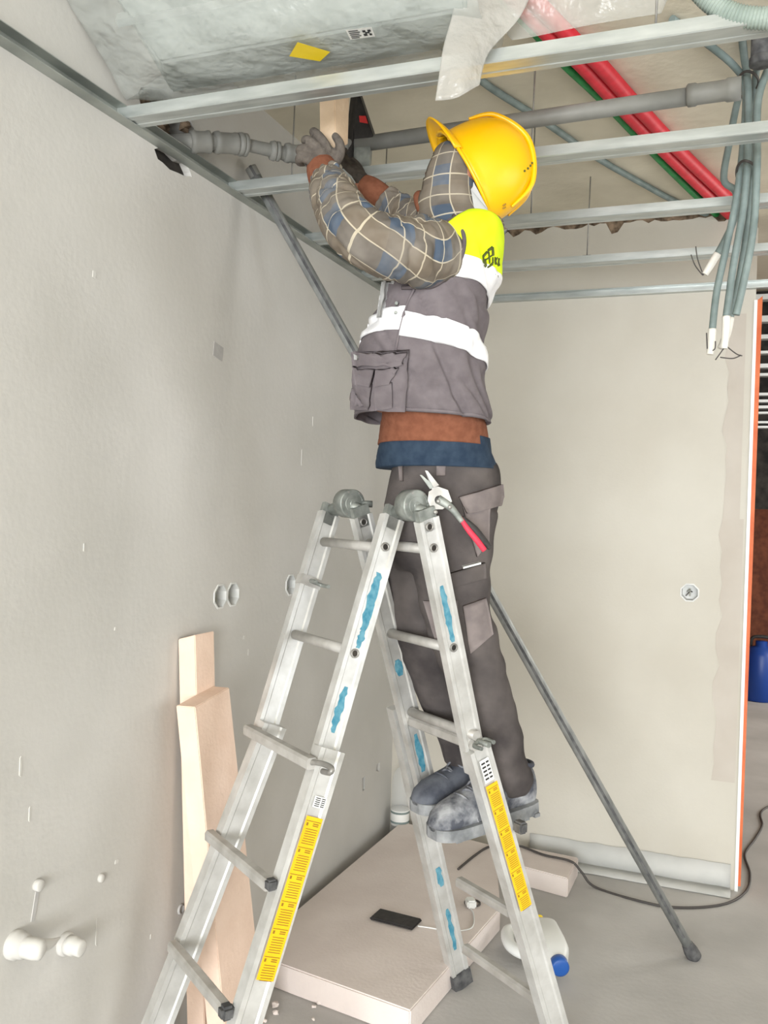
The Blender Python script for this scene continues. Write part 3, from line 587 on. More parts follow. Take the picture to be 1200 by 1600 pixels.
# ------------------------------------------------------------------ next room seen past the wall end
dr = thing('blue_drum', 'blue plastic canister standing in the dim next room', 'canister', (1.64, 3.9, 0))
lathe('drum_body', (1.66, 3.95, 0), (0, 0, 1), [(0, .10), (.01, .115), (.36, .115), (.42, .09), (.43, .045), (.47, .045)], 'blue_plastic', dr)
tube('drum_handle', [(1.58, 3.95, .43), (1.60, 3.93, .50), (1.72, 3.93, .50), (1.74, 3.95, .43)], .014, 'black_plastic', dr, 16, 8)
pb = thing('white_pail', 'white pail beside the blue canister in the next room', 'pail', (1.98, 4.0, 0))
lathe('pail_body', (1.92, 4.1, 0), (0, 0, 1), [(0, .075), (.005, .08), (.30, .095), (.305, .10), (.31, .09)], 'white_plastic', pb)
sh = thing('slatted_stack', 'stack of pale horizontal bars high up in the next room', 'bars', (1.75, 1.35, 1.8))
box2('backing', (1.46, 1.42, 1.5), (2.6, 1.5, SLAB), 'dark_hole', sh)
for (v0, v1) in ((485, 493), (517, 526), (545, 551), (569, 573), (588, 594), (602, 606), (631, 635), (641, 645), (650, 654), (659, 662), (673, 676), (680, 683)):
    z0, z1 = 1.4679 + (812 - v1) * .00356, 1.4679 + (812 - v0) * .00356
    box2('bar', (1.47, 1.36, z0), (2.5, 1.42, z1), 'white_plastic', sh)
#PART2

# ------------------------------------------------------------------ the folding ladder
LW = Vector((.808, -.589, 0))        # across the ladder, far rail -> near rail
ld = thing('folding_ladder', 'aluminium hinged stepladder with yellow warning stickers and teal paint marks', 'ladder', (.55, -1.6, 0))
RAILS = {}
def rail(key, p, q, z0, z1, hw, hd, material):
    a, b = at_z(p, q, z0), at_z(p, q, z1); d = (b - a).normalized(); n = d.cross(LW).normalized(); w = n.cross(d).normalized()
    if w.dot(LW) < 0: w = -w
    g = hw - .004
    prof = [(-hw, -hd), (hw, -hd), (hw, -hd * .62), (g, -hd * .5), (g, hd * .5), (hw, hd * .62), (hw, hd), (-hw, hd), (-hw, hd * .62), (-g, hd * .5), (-g, -hd * .5), (-hw, -hd * .62)]
    RAILS[key] = (a, b, w, n, hw, hd)
    return extrude_profile('rail', prof, a, b, w, n, material, ld)
rl = {}
rl['LFu'] = rail('LFu', (.336, -1.566, 1.337), (.296, -1.689, 1.009), 1.435, .86, .0125, .029, 'aluminium')
rl['LFl'] = rail('LFl', (.254, -1.798, .705), (.123, -1.924, .223), .905, .022, .0165, .033, 'aluminium')
rl['LNu'] = rail('LNu', (.589, -1.742, 1.356), (.528, -1.898, .922), 1.435, .86, .0125, .029, 'aluminium')
rl['LNl'] = rail('LNl', (.520, -1.946, .804), (.446, -2.086, .383), .912, .022, .0165, .033, 'aluminium')
rl['RFu'] = rail('RFu', (.459, -1.565, 1.428), (.566, -1.385, .809), 1.435, .60, .0125, .029, 'aluminium')
rl['RFl'] = rail('RFl', (0.517,-1.384,0.892), (0.643,-1.114,0.024), .905, .022, .0165, .031, 'aluminium')
rl['RNu'] = rail('RNu', (.696, -1.741, 1.436), (.764, -1.586, .946), 1.435, .80, .0125, .029, 'aluminium')
rl['RNl'] = rail('RNl', (.825, -1.539, .727), (.955, -1.42, .212), .862, .022, .0165, .033, 'aluminium')
for k in ('LFl', 'LNl', 'RFl', 'RNl'):
    a, b, w, n, hw, hd = RAILS[k]; d = (b - a).normalized()
    extrude_profile('rubber_foot', [(-hw - .003, -hd - .003), (hw + .003, -hd - .003), (hw + .003, hd + .003), (-hw - .003, hd + .003)], b - d * .035, b + d * (.018 if True else 0), w, n, 'rubber', ld)
def rung(p, q, r, ext, material, square=False):
    p, q = Vector(p), Vector(q); z = (p.z + q.z) / 2; p.z = q.z = z; d = (q - p).normalized(); p -= d * ext; q += d * ext
    if not square: return cyl('rung', p, q, r, material, ld, 18)
    up_ = Vector((0, 0, 1)); s_ = d.cross(up_)
    return extrude_profile('rung', [(-r, -r * .8), (-r * .8, -r), (r * .8, -r), (r, -r * .8), (r, r * .5), (r * .6, r * .9), (-r * .6, r * .9), (-r, r * .5)], p, q, s_, up_, material, ld)
rung((0.35,-1.565,1.362), (0.592,-1.742,1.36), .0125, -.004, 'aluminium_dull'); rung((0.321,-1.656,1.118), (0.554,-1.824,1.122), .0125, .004, 'aluminium_dull')
rung((0.473,-1.548,1.363), (0.69,-1.706,1.362), .0125, .0, 'aluminium_dull'); rung((0.508,-1.472,1.118), (0.727,-1.63,1.117), .0125, .004, 'aluminium_dull'); rung((0.564,-1.42,0.897), (0.796,-1.589,0.897), .0125, .0, 'aluminium_dull')
rung((0.251,-1.768,0.889), (0.522,-1.964,0.892), .0135, .0, 'aluminium_dull', True); rung((0.194,-1.843,0.637), (0.464,-2.037,0.643), .0135, .0, 'aluminium_dull', True); rung((0.149,-1.923,0.391), (0.404,-2.107,0.394), .0135, .0, 'aluminium_dull', True)
rung((0.555,-1.403,0.871), (0.793,-1.577,0.871), .0135, .006, 'aluminium_dull', True); rung((0.63,-1.364,0.648), (0.857,-1.532,0.653), .0135, .0, 'aluminium_dull', True)
rung((0.688,-1.308,0.41), (0.859,-1.429,0.401), .0135, .004, 'aluminium_dull', True); rung((0.685,-1.203,0.163), (0.937,-1.39,0.171), .0135, .004, 'aluminium_dull', True)
for hc, tops in ((Vector((.417, -1.5575, 1.466)), ('LFu', 'RFu')), (Vector((.655, -1.731, 1.466)), ('LNu', 'RNu'))):
    hj = lathe('hinge', hc - LW * .019, LW, [(0, .034), (.001, .038), (.041, .038), (.043, .036), (.0432, .030), (.0415, .0295), (.0415, .022), (.043, .0215), (.043, .009), (.046, .008), (.046, .003)], 'hinge_metal', ld, 28)
    for p_ in hj.data.polygons: p_.use_smooth = abs(p_.normal.dot(LW)) < .6
    for k in range(6):
        a = k * math.pi / 3 + .3; v = LW.orthogonal().normalized(); v2 = LW.cross(v)
        cyl('rivet', hc + LW * .022 + (v * math.cos(a) + v2 * math.sin(a)) * .033, hc + LW * .0255 + (v * math.cos(a) + v2 * math.sin(a)) * .033, .0028, 'steel', hj, 8)
    for key in tops:
        a, b, w, n, hw, hd = RAILS[key]; d = (b - a).normalized(); top = a - d * .026
        extrude_profile('hinge_arm', [(-hw + .004, -hd + .004), (hw - .004, -hd + .004), (hw - .004, hd - .004), (-hw + .004, hd - .004)], top, a + d * .03, w, n, 'hinge_metal', ld)
        p0 = a - d * .012; m_ = hc
        cyl('hinge_link', p0 + (m_ - p0) * .1, m_, .016, 'hinge_metal', ld, 10)
    cyl('lock_knob', hc + LW * .008 + Vector((.026, .018, .0)), hc + LW * .012 + Vector((.048, .034, .0)), .009, 'hinge_metal', ld, 12)
def on_rail(key, z, off=0.0, lift=.0008):
    a, b, w, n, hw, hd = RAILS[key]; return at_z(a, b, z) + w * (hw + lift) + n * off
def face_patch(name, key, z0, z1, o0, o1, material, parent, lift=.0010, rag=0.0, steps=1, seed=1):
    random.seed(seed); A, B = [], []
    for i in range(steps + 1):
        z = z0 + (z1 - z0) * i / steps; taper = 1.0 if rag == 0 else math.sin(math.pi * (0.08 + .84 * i / steps)) ** .5
        mid = (o0 + o1) / 2; hw_ = (o1 - o0) / 2 * taper
        A.append(on_rail(key, z, mid - hw_ + random.uniform(-rag, rag), lift)); B.append(on_rail(key, z, mid + hw_ + random.uniform(-rag, rag), lift))
    vs = [v for p in zip(A, B) for v in p]; fs = [(2 * i, 2 * i + 1, 2 * i + 3, 2 * i + 2) for i in range(steps)]
    o = pyd(name, vs, fs, material, parent, False); md = o.modifiers.new('t', 'SOLIDIFY'); md.thickness = .0006; md.offset = 0; return o
def z_of(p): return Vector(p).z
# groove covers so that stickers and paint sit on the flat flange of the rail
face_patch('paint_smear', 'LNu', z_of((0.59,-1.767,1.303)), z_of((0.571,-1.815,1.17)), -.016, .010, 'teal_paint', rl['LNu'], -.0035, .003, 16, 2)
face_patch('paint_smear', 'LNu', z_of((0.571,-1.815,1.17)), z_of((0.559,-1.824,1.13)), -.012, .006, 'teal_paint', rl['LNu'], -.0035, .003, 8, 3)
face_patch('paint_smear', 'LNu', z_of((0.547,-1.855,1.044)), z_of((0.535,-1.893,0.944)), -.010, .010, 'teal_paint', rl['LNu'], -.0035, .003, 14, 4)
face_patch('paint_smear', 'RNu', z_of((0.725,-1.695,1.276)), z_of((0.746,-1.652,1.136)), -.009, .009, 'teal_paint', rl['RNu'], -.0035, .002, 14, 5)
face_patch('paint_smear', 'RFu', z_of((0.526,-1.454,1.044)), z_of((0.534,-1.441,0.999)), -.012, .012, 'teal_paint', rl['RFu'], -.0035, .002, 8, 6)
face_patch('paint_smear', 'RFu', z_of((0.586,-1.408,0.83)), z_of((0.588,-1.364,0.721)), -.010, .010, 'teal_paint', rl['RFu'], -.0035, .003, 8, 7)
face_patch('paint_smear', 'RFl', z_of((0.636,-1.268,0.404)), z_of((0.634,-1.24,0.343)), -.012, .008, 'teal_paint', rl['RFl'], -.0035, .003, 8, 8)
face_patch('paint_smear', 'RFl', z_of((0.635,-1.21,0.268)), z_of((0.624,-1.146,0.132)), -.010, .006, 'teal_paint', rl['RFl'], -.0035, .003, 10, 9)
def sticker(key, z0, z1, o0, o1, rows, seed):
    st = face_patch('warning_sticker', key, z0, z1, o0, o1, 'yellow_sticker', rl[key], .0008); random.seed(seed)
    vs, fs = [], []
    def q(za, zb, oa, ob):
        k = len(vs); vs.extend([on_rail(key, za, oa, .0015), on_rail(key, za, ob, .0015), on_rail(key, zb, ob, .0015), on_rail(key, zb, oa, .0015)]); fs.append((k, k + 1, k + 2, k + 3))
    L = z1 - z0; wd_ = o1 - o0
    for i in range(rows):
        f = (i + .15) / rows; z = z0 + L * f; zz = L / rows
        q(z, z + zz * .03, o0 + wd_ * .05, o1 - wd_ * .05)
        q(z + zz * .08, z + zz * .2, o1 - wd_ * .22, o1 - wd_ * .1)
        for k in range(2): q(z + zz * (.08 + .07 * k), z + zz * (.12 + .07 * k), o0 + wd_ * .15, o0 + wd_ * .5)
        for k in range(7):
            e = random.uniform(.05, .35); q(z + zz * (.3 + .09 * k), z + zz * (.33 + .09 * k), o0 + wd_ * (.1 + .1 * e), o1 - wd_ * (.12 + .2 * e))
    pyd('print', vs, fs, 'print_dark', st, False)
sticker('LNl', z_of((0.512,-1.955,0.773)), z_of((0.457,-2.063,0.451)), -.027, .016, 6, 3)
sticker('RNl', z_of((0.825,-1.558,0.771)), z_of((0.893,-1.47,0.443)), -.022, .016, 6, 4)
for key, z0, z1, o0, o1 in (('LNl', z_of((0.515,-1.938,0.815)), z_of((0.515,-1.948,0.792)), -.022, .010), ('RNl', z_of((0.814,-1.577,0.836)), z_of((0.827,-1.563,0.779)), -.016, .014)):
    st = face_patch('white_sticker', key, z0, z1, o0, o1, 'white_sticker', rl[key], .0008); vs, fs = [], []
    for k in range(5):
        for (oa, ob) in ((.1, .4), (.5, .9)):
            zz = z0 + (z1 - z0) * (.12 + .17 * k); i = len(vs); w_ = o1 - o0
            vs += [on_rail(key, zz, o0 + w_ * oa, .0015), on_rail(key, zz, o0 + w_ * ob, .0015), on_rail(key, zz + (z1 - z0) * .08, o0 + w_ * ob, .0015), on_rail(key, zz + (z1 - z0) * .08, o0 + w_ * oa, .0015)]; fs.append((i, i + 1, i + 2, i + 3))
    pyd('print', vs, fs, 'print_black', st, False)
for key, z in (('LNu', z_of((0.605,-1.75,1.363))), ('LNu', z_of((0.565,-1.835,1.117))), ('RNu', z_of((0.708,-1.721,1.368))), ('RNu', z_of((0.754,-1.653,1.123))), ('RNu', z_of((0.696,-1.733,1.418))), ('RFu', z_of((0.452,-1.556,1.419)))):
    a, b, w, n, hw, hd = RAILS[key]; c = at_z(a, b, z) + n * .002
    lathe('rung_socket', c + w * (hw - .006), w, [(0, .011), (.006, .011), (.0065, .008), (.001, .007)], 'steel', rl[key], 14)
    cyl('socket_hole', c + w * (hw - .005), c + w * (hw - .001), .0068, 'dark_hole', rl[key], 12)  # dark disc painted as the shade inside the open rung end
def clamp(p, dirv, label=None):
    p, dirv = Vector(p), Vector(dirv).normalized(); s_ = dirv.cross(Vector((0, 0, 1))).normalized()
    tube('lock_clamp', [p - dirv * .016 + s_ * -.01, p - dirv * .016 + s_ * .022, p + s_ * .028, p + dirv * .022 + s_ * .022, p + dirv * .022 + s_ * -.008], .0052, 'hinge_metal', ld, 24, 10)
a, b, w, n, hw, hd = RAILS['LNl']
tube('lock_clamp', [Vector((0.51,-1.957,0.887)), Vector((0.509,-1.953,0.894)) + LW * .022, Vector((0.535,-1.97,0.901)) + LW * .034, Vector((0.561,-1.988,0.9)) + LW * .034, Vector((0.567,-1.997,0.891)) + LW * .022, Vector((0.552,-1.988,0.887)) + LW * .012], .0065, 'steel', ld, 30, 12); clamp(Vector((0.367,-1.627,1.254)) + LW * .02, n)
a, b, w, n, hw, hd = RAILS['RNl']
clamp(Vector((0.809,-1.593,0.884)) + LW * .02, n)
cyl('lock_pin', Vector((0.809,-1.593,0.884)) - LW * .02, Vector((0.809,-1.593,0.884)) + LW * .03, .007, 'hinge_metal', ld, 12)
pe = Vector((0.865,-1.537,0.653)); box('rung_cap', pe + Vector((.030, .030, .006)), (.034, .026, .03), 'rubber', ld, Matrix.Rotation(-.63, 3, 'Z'), .005)
pe = Vector((0.41,-2.113,0.392)); box('rung_cap', pe, (.03, .03, .03), 'rubber', ld, Matrix.Rotation(-.63, 3, 'Z'), .006)
pe = Vector((0.469,-2.041,0.643)); box('rung_cap', pe + LW * .0, (.022, .024, .024), 'rubber', ld, Matrix.Rotation(-.63, 3, 'Z'), .004)
for k, col_ in (('LFu', .93),):
    a, b, w, n, hw, hd = RAILS[k]; c = at_z(a, b, 1.255)
    extrude_profile('clamp_bracket', [(-.015, -.031), (.015, -.031), (.015, .031), (-.015, .031)], c + (b - a).normalized() * -.012, c + (b - a).normalized() * .014, w, n, 'aluminium_dull', ld)

# ------------------------------------------------------------------ the worker
BK, LF, UB = Vector((.9342, .3555, .0299)), Vector((.3554, -.9347, .0091)), Vector((-.0312, -.0021, .9995))
pn = thing('person', 'worker in plaid hooded shirt, grey vest and yellow helmet reaching up from the ladder', 'person', (.78, -1.5, .64))
def sring(c, a, b, n=2.3, seg=56, tilt=0.0):
    out = []
    for k in range(seg):
        t = 2 * math.pi * k / seg; x = math.copysign(abs(math.cos(t)) ** (2 / n), math.cos(t)); y = math.copysign(abs(math.sin(t)) ** (2 / n), math.sin(t))
        out.append(Vector(c) + BK * (a * x) + LF * (b * y) + UB * (tilt * x))
    return out
def rows_loft(rows, per=5, n=2.3, seg=56, wr=None, tilts=None):
    m = len(rows) - 1; N = m * per; C = [Vector(r[0]) for r in rows]; rings = []
    for i in range(N + 1):
        f = i / N; c = Vector((interp([q.x for q in C], f), interp([q.y for q in C], f), interp([q.z for q in C], f)))
        a = interp([r[1] for r in rows], f); b = interp([r[2] for r in rows], f); tl_ = interp(tilts, f) if tilts else 0.0
        rg = sring(c, a, b, n, seg, tl_)
        if wr: rg = [p + (p - c).normalized() * wr(p) for p in rg]
        rings.append(rg)
    return rings
def fold(p, s=1.0, amp=.006, k=9.0):
    """diagonal cloth creases running from the armpit down to the small of the back"""
    x = p.dot(BK); z = p.z; q = z + x * 1.1; w = p.dot(LF)
    n1 = noise.noise(Vector((q * k, (z - x) * 2.0 * s, w * 2))); n2 = noise.noise(Vector((q * k * 1.9 + 7, (z - x) * 3.0, w * 3 + 3.1)))
    return amp * (.30 * n2 - .95 * math.exp(-(n1 / .11) ** 2) - .45 * math.exp(-((n2 - .1) / .09) ** 2))
# --- trousers
def wr_t(p): return .010 * (.3 - abs(noise.noise(Vector((p.dot(BK) * 5 + p.z * 9, p.dot(LF) * 4, p.z * 14 - p.dot(BK) * 8))))) + .006 * noise.noise(Vector((p.x * 9, p.y * 9, p.z * 22))) + .003 * noise.noise(Vector((p.x * 25, p.y * 25, p.z * 40)))
pelvis = rows_loft([((0.667,-1.509,1.582),0.1323,0.1450), ((0.666,-1.504,1.543),0.1427,0.1580), ((0.66,-1.501,1.485),0.1497,0.1660), ((0.652,-1.5,1.417),0.1467,0.1660), ((0.649,-1.491,1.349),0.1354,0.1500), ((0.651,-1.485,1.298),0.1103,0.1100)], 4, 2.4, 48, wr_t)
legN = rows_loft([((0.71,-1.552,1.452),0.1153,0.0880), ((0.703,-1.551,1.337),0.1016,0.0860), ((0.708,-1.534,1.238),0.0932,0.0820), ((0.725,-1.501,1.136),0.0901,0.0780), ((0.749,-1.472,1.05),0.0858,0.0740), ((0.778,-1.446,0.947),0.0787,0.0700), ((0.804,-1.421,0.842),0.0784,0.0680), ((0.82,-1.4,0.753),0.0797,0.0660), ((0.823,-1.388,0.702),0.0671,0.0600)], 5, 2.1, 32, wr_t)
legF = rows_loft([((0.583,-1.43,1.449),0.1050,0.0850), ((0.574,-1.424,1.325),0.0949,0.0850), ((0.58,-1.411,1.219),0.0953,0.0800), ((0.592,-1.403,1.122),0.0902,0.0760), ((0.615,-1.389,1.024),0.0797,0.0700), ((0.647,-1.368,0.917),0.0676,0.0640), ((0.675,-1.347,0.826),0.0554,0.0600), ((0.693,-1.33,0.749),0.0502,0.0580)], 5, 2.1, 32, wr_t)
tr = remeshed('trousers', [loft_geo(pelvis), loft_geo(legN), loft_geo(legF)], .0075, 'trouser', pn, 5)
def bvh_of(o):
    b = base_of(o.parent) if o.parent else Vector((0, 0, 0)); me = o.data
    return BVHTree.FromPolygons([v.co + b for v in me.vertices], [tuple(p.vertices) for p in me.polygons])
def applique(name, quad, tree, material, parent, off=.004, nx=10, ny=10):
    """cloth or print laid on a garment: a quad draped onto its surface"""
    a, b, c, d = (Vector(q) for q in quad); F, Bk, last = [], [], None
    for j in range(ny + 1):
        for i in range(nx + 1):
            u, v = i / nx, j / ny; p = (a * (1 - u) + b * u) * (1 - v) + (d * (1 - u) + c * u) * v
            eye = Vector((1.3554, -3.7568, 1.4679)); dr_ = (p - eye).normalized()
            h = tree.ray_cast(p - dr_ * .5, dr_)
            if h[0] is None:
                q = tree.find_nearest(p); h = q
            nn = h[1] if h[1].dot(dr_) < 0 else -h[1]
            F.append(h[0] + nn * off); Bk.append(h[0] - nn * .003)
    n1 = nx + 1; vs = F + Bk; K = len(F); fs = []
    for j in range(ny):
        for i in range(nx):
            q = (j * n1 + i, j * n1 + i + 1, (j + 1) * n1 + i + 1, (j + 1) * n1 + i); fs.append(q)
    rim = [i for i in range(n1)] + [j * n1 + nx for j in range(1, ny + 1)] + [ny * n1 + i for i in range(nx - 1, -1, -1)] + [j * n1 for j in range(ny - 1, 0, -1)]
    for i in range(len(rim)): x, y = rim[i], rim[(i + 1) % len(rim)]; fs.append((x, y, K + y, K + x))
    return pyd(name, vs, fs, material, parent)
tt = bvh_of(tr)
applique('hip_pocket', ((0.725,-1.536,1.466), (0.789,-1.511,1.481), (0.789,-1.512,1.379), (0.763,-1.523,1.339)), tt, 'trouser_pocket', tr, .005)
applique('pocket_flap', ((0.715,-1.539,1.492), (0.812,-1.502,1.526), (0.818,-1.5,1.476), (0.734,-1.532,1.45)), tt, 'trouser_pocket', tr, .011)
applique('knee_pocket', ((0.642,-1.57,1.223), (0.722,-1.539,1.226), (0.726,-1.539,1.144), (0.674,-1.558,1.122)), tt, 'trouser_pocket', tr, .005)
applique('knee_pocket', ((0.733,-1.535,1.213), (0.786,-1.515,1.235), (0.806,-1.508,1.143), (0.756,-1.527,1.092)), tt, 'trouser_pocket', tr, .006)
applique('thigh_flap', ((0.696,-1.548,1.294), (0.781,-1.516,1.326), (0.784,-1.515,1.284), (0.704,-1.546,1.258)), tt, 'trouser', tr, .007)
applique('belt_loop', ((0.66,-1.559,1.569), (0.682,-1.551,1.57), (0.682,-1.551,1.544), (0.661,-1.559,1.543)), tt, 'trouser_pocket', tr, .004, 3, 3)
applique('waist_tag', ((0.571,-1.593,1.57), (0.582,-1.589,1.57), (0.583,-1.589,1.527), (0.575,-1.592,1.527)), tt, 'trouser_pocket', tr, .004, 3, 3)
applique('seam_mark', ((0.729,-1.536,1.315), (0.769,-1.52,1.328), (0.769,-1.52,1.323), (0.73,-1.536,1.31)), tt, 'white_plastic', tr, .009, 4, 1)
# --- navy shirt hem and brown sweater hem
sh_ = rows_loft([((0.649,-1.542,1.639),0.1392,0.1720), ((0.645,-1.533,1.609),0.1481,0.1740), ((0.645,-1.522,1.581),0.1563,0.1760), ((0.646,-1.517,1.563),0.1600,0.1760)], 5, 2.3, 56, lambda p: fold(p, 1, .004, 12), [-.002, -.004, -.004, -.004])
pyd('navy_shirt', *loft_geo(sh_), 'navy', pn)
sw = rows_loft([((0.654,-1.582,1.711),0.1287,0.1650), ((0.648,-1.563,1.677),0.1347,0.1720), ((0.645,-1.548,1.649),0.1397,0.1770), ((0.643,-1.539,1.621),0.1445,0.1780)], 5, 2.3, 56, lambda p: fold(p, 1, .002, 12), [-.003, -.003, -.005, -.005])
sweater = pyd('sweater', *loft_geo(sw), 'sweater', pn)
# --- vest
VR = [((0.788,-1.735,2.122),0.0357,0.1050), ((0.789,-1.73,2.109),0.0552,0.1500), ((0.769,-1.732,2.083),0.0823,0.1780), ((0.736,-1.729,2.041),0.1138,0.1920), ((0.712,-1.717,1.992),0.1293,0.1980), ((0.689,-1.705,1.943),0.1367,0.1980), ((0.653,-1.677,1.857),0.1510,0.2000), ((0.631,-1.633,1.77),0.1672,0.2030), ((0.625,-1.598,1.71),0.1804,0.2050), ((0.623,-1.583,1.682),0.1767,0.2000)]
VT = [-.006, -.008, -.008, -.010, -.010, -.010, -.012, -.012, -.012, -.012]
def vest_pt(th, f, off=0.0):
    C = [Vector(r[0]) for r in VR]; c = Vector((interp([q.x for q in C], f), interp([q.y for q in C], f), interp([q.z for q in C], f)))
    a, b, tl_ = interp([r[1] for r in VR], f), interp([r[2] for r in VR], f), interp(VT, f); n = 2.4
    x = math.copysign(abs(math.cos(th)) ** (2 / n), math.cos(th)); y = math.copysign(abs(math.sin(th)) ** (2 / n), math.sin(th))
    p = c + BK * (a * x) + LF * (b * y) + UB * (tl_ * x); d = (BK * (x / max(a, .05)) + LF * (y / max(b, .05))).normalized()
    am = .014 * min(1, max(0, (f - .25) * 4))
    return p + d * (off + fold(p, 1, am, 8.0) + .004 * min(1, max(0, (f - .2) * 4)) * noise.noise(p * 14))
def vest_patch(name, t0, t1, f_top, f_bot, material, parent, off, nt=60, nf=6, th=.003):
    rows = []
    for i in range(nf + 1):
        rr = []
        for j in range(nt + 1):
            t = t0 + (t1 - t0) * j / nt; u = j / nt
            ft = f_top(u) if callable(f_top) else f_top; fb = f_bot(u) if callable(f_bot) else f_bot
            rr.append(vest_pt(t, ft + (fb - ft) * i / nf, off))
        rows.append(rr)
    return sheet(name, rows, material, parent, th)
TAU = 2 * math.pi
vest = vest_patch('vest', 0, TAU, 0.0, 1.0, 'vest_grey', pn, 0.0, 220, 110, .003)
def fv(v):   # height row -> loft fraction
    rowsv = [352, 362, 380, 410, 445, 480, 540, 600, 640, 658]
    for i in range(9):
        if v <= rowsv[i + 1]: return (i + (v - rowsv[i]) / (rowsv[i + 1] - rowsv[i])) / 9
    return 1.0
vest_patch('yellow_yoke', R(-115), R(115), 0.0, lambda u: fv(432 + 10 * (1 - abs(2 * u - 1))), 'vest_yellow', vest, .003, 110, 40, .003)
vest_patch('reflective_stripe', R(-115), R(115), lambda u: fv(430 + 12 * (1 - abs(2 * u - 1))), lambda u: fv(461 + 14 * (1 - abs(2 * u - 1))), 'reflective', vest, .005, 120, 8, .003)
vest_patch('reflective_stripe', R(-105), R(108), lambda u: fv(518 + 24 * (1 - abs(2 * u - 1))), lambda u: fv(551 + 23 * (1 - abs(2 * u - 1))), 'reflective', vest, .005, 120, 8, .003)
vest_patch('reflective_stripe', R(109), R(175), lambda u: fv(511), lambda u: fv(543), 'reflective', vest, .005, 24, 6, .003)
vest_patch('reflective_stripe', R(185), R(251), lambda u: fv(511), lambda u: fv(543), 'reflective', vest, .005, 24, 6, .003)
vest_patch('hem_band', 0, TAU, fv(651), fv(658), 'vest_grey', vest, .003, 100, 2, .003)
vv = BVHTree.FromPolygons([vest_pt(TAU * j / 120, i / 60) for i in range(61) for j in range(120)], [(i * 120 + j, i * 120 + (j + 1) % 120, (i + 1) * 120 + (j + 1) % 120, (i + 1) * 120 + j) for i in range(60) for j in range(120)])
pk = applique('cargo_pocket', ((0.561,-1.862,1.813), (0.67,-1.821,1.823), (0.666,-1.824,1.685), (0.555,-1.866,1.687)), vv, 'vest_grey', vest, .012)
applique('pocket_zip_flap', ((0.561,-1.862,1.81), (0.667,-1.822,1.82), (0.657,-1.826,1.79), (0.564,-1.861,1.784)), vv, 'vest_grey', pk, .019)
applique('pen_flap', ((0.564,-1.861,1.778), (0.606,-1.846,1.778), (0.599,-1.849,1.738), (0.57,-1.86,1.743)), vv, 'vest_grey', pk, .020)
applique('pen_flap', ((0.608,-1.845,1.778), (0.649,-1.829,1.784), (0.634,-1.835,1.748), (0.607,-1.846,1.739)), vv, 'vest_grey', pk, .020)
applique('pen_pocket', ((0.568,-1.86,1.746), (0.601,-1.848,1.744), (0.595,-1.851,1.691), (0.567,-1.861,1.696)), vv, 'vest_grey', pk, .016)
applique('pen_pocket', ((0.607,-1.846,1.744), (0.639,-1.833,1.751), (0.64,-1.833,1.696), (0.606,-1.846,1.687)), vv, 'vest_grey', pk, .016)
applique('zip_pull', ((0.569,-1.859,1.806), (0.577,-1.856,1.805), (0.576,-1.857,1.795), (0.571,-1.859,1.796)), vv, 'strap', pk, .022, 3, 3)
for k, (s0, s1) in enumerate((((648,548), (636,560)),)):
    pass
zp = applique('snap_strap', ((0.639,-1.906,1.97), (0.647,-1.903,1.969), (0.638,-1.907,1.878), (0.629,-1.911,1.879)), vv, 'strap', vest, .008, 3, 12)
for uv in ((0.647,-1.936,1.898), (0.644,-1.937,1.88)):
    h = vv.find_nearest(Vector(uv)); cyl('snap', h[0] + h[1] * .0, h[0] - CF * .013, .0035, 'hinge_metal', zp, 12)
tube('side_seam', [vest_pt(R(109), fv(v), .001) for v in (455, 480, 510, 540, 580, 620, 655)], .0028, 'vest_grey', vest, 30, 8)
tube('armhole_binding', [vv.find_nearest(Vector(q))[0] - CF * .004 for q in ((0.788,-1.869,2.084), (0.807,-1.89,2.052), (0.813,-1.898,2.019), (0.802,-1.897,1.987), (0.781,-1.9,1.96), (0.749,-1.907,1.939), (0.713,-1.921,1.934), (0.675,-1.924,1.948))], .0045, 'vest_dark', vest, 40, 8)
# emblem on the back of the yoke and the lettering beside it
def ink(q): applique('emblem_stroke', q, vv, 'logo_ink', vest, .0044, 3, 3)
ink(((0.83,-1.811,2.029), (0.839,-1.808,2.04), (0.841,-1.807,2.036), (0.834,-1.81,2.025))); ink(((0.83,-1.811,2.029), (0.834,-1.81,2.027), (0.837,-1.809,2.003), (0.833,-1.81,2.007))); ink(((0.834,-1.81,2.02), (0.838,-1.808,2.023), (0.841,-1.807,2.008), (0.837,-1.809,2.003)))
ink(((0.84,-1.807,2.043), (0.849,-1.804,2.051), (0.85,-1.803,2.045), (0.841,-1.807,2.038))); ink(((0.848,-1.804,2.051), (0.852,-1.803,2.048), (0.854,-1.802,2.031), (0.85,-1.804,2.029)))
ink(((0.838,-1.808,2.022), (0.852,-1.803,2.034), (0.852,-1.803,2.031), (0.838,-1.808,2.019))); ink(((0.841,-1.807,2.038), (0.844,-1.806,2.038), (0.847,-1.805,2.014), (0.845,-1.806,2.012))); ink(((0.841,-1.807,2.005), (0.85,-1.804,2.014), (0.852,-1.803,2.009), (0.842,-1.807,2.002))); ink(((0.85,-1.804,2.025), (0.852,-1.803,2.027), (0.853,-1.803,2.012), (0.85,-1.804,2.011)))
for x0 in (771, 776):
    pass
ink(((0.855,-1.802,2.027), (0.857,-1.801,2.027), (0.858,-1.801,2.01), (0.856,-1.802,2.01))); ink(((0.857,-1.801,2.02), (0.86,-1.8,2.027), (0.861,-1.8,2.025), (0.858,-1.801,2.017))); ink(((0.857,-1.801,2.02), (0.858,-1.801,2.02), (0.861,-1.8,2.01), (0.86,-1.8,2.01)))
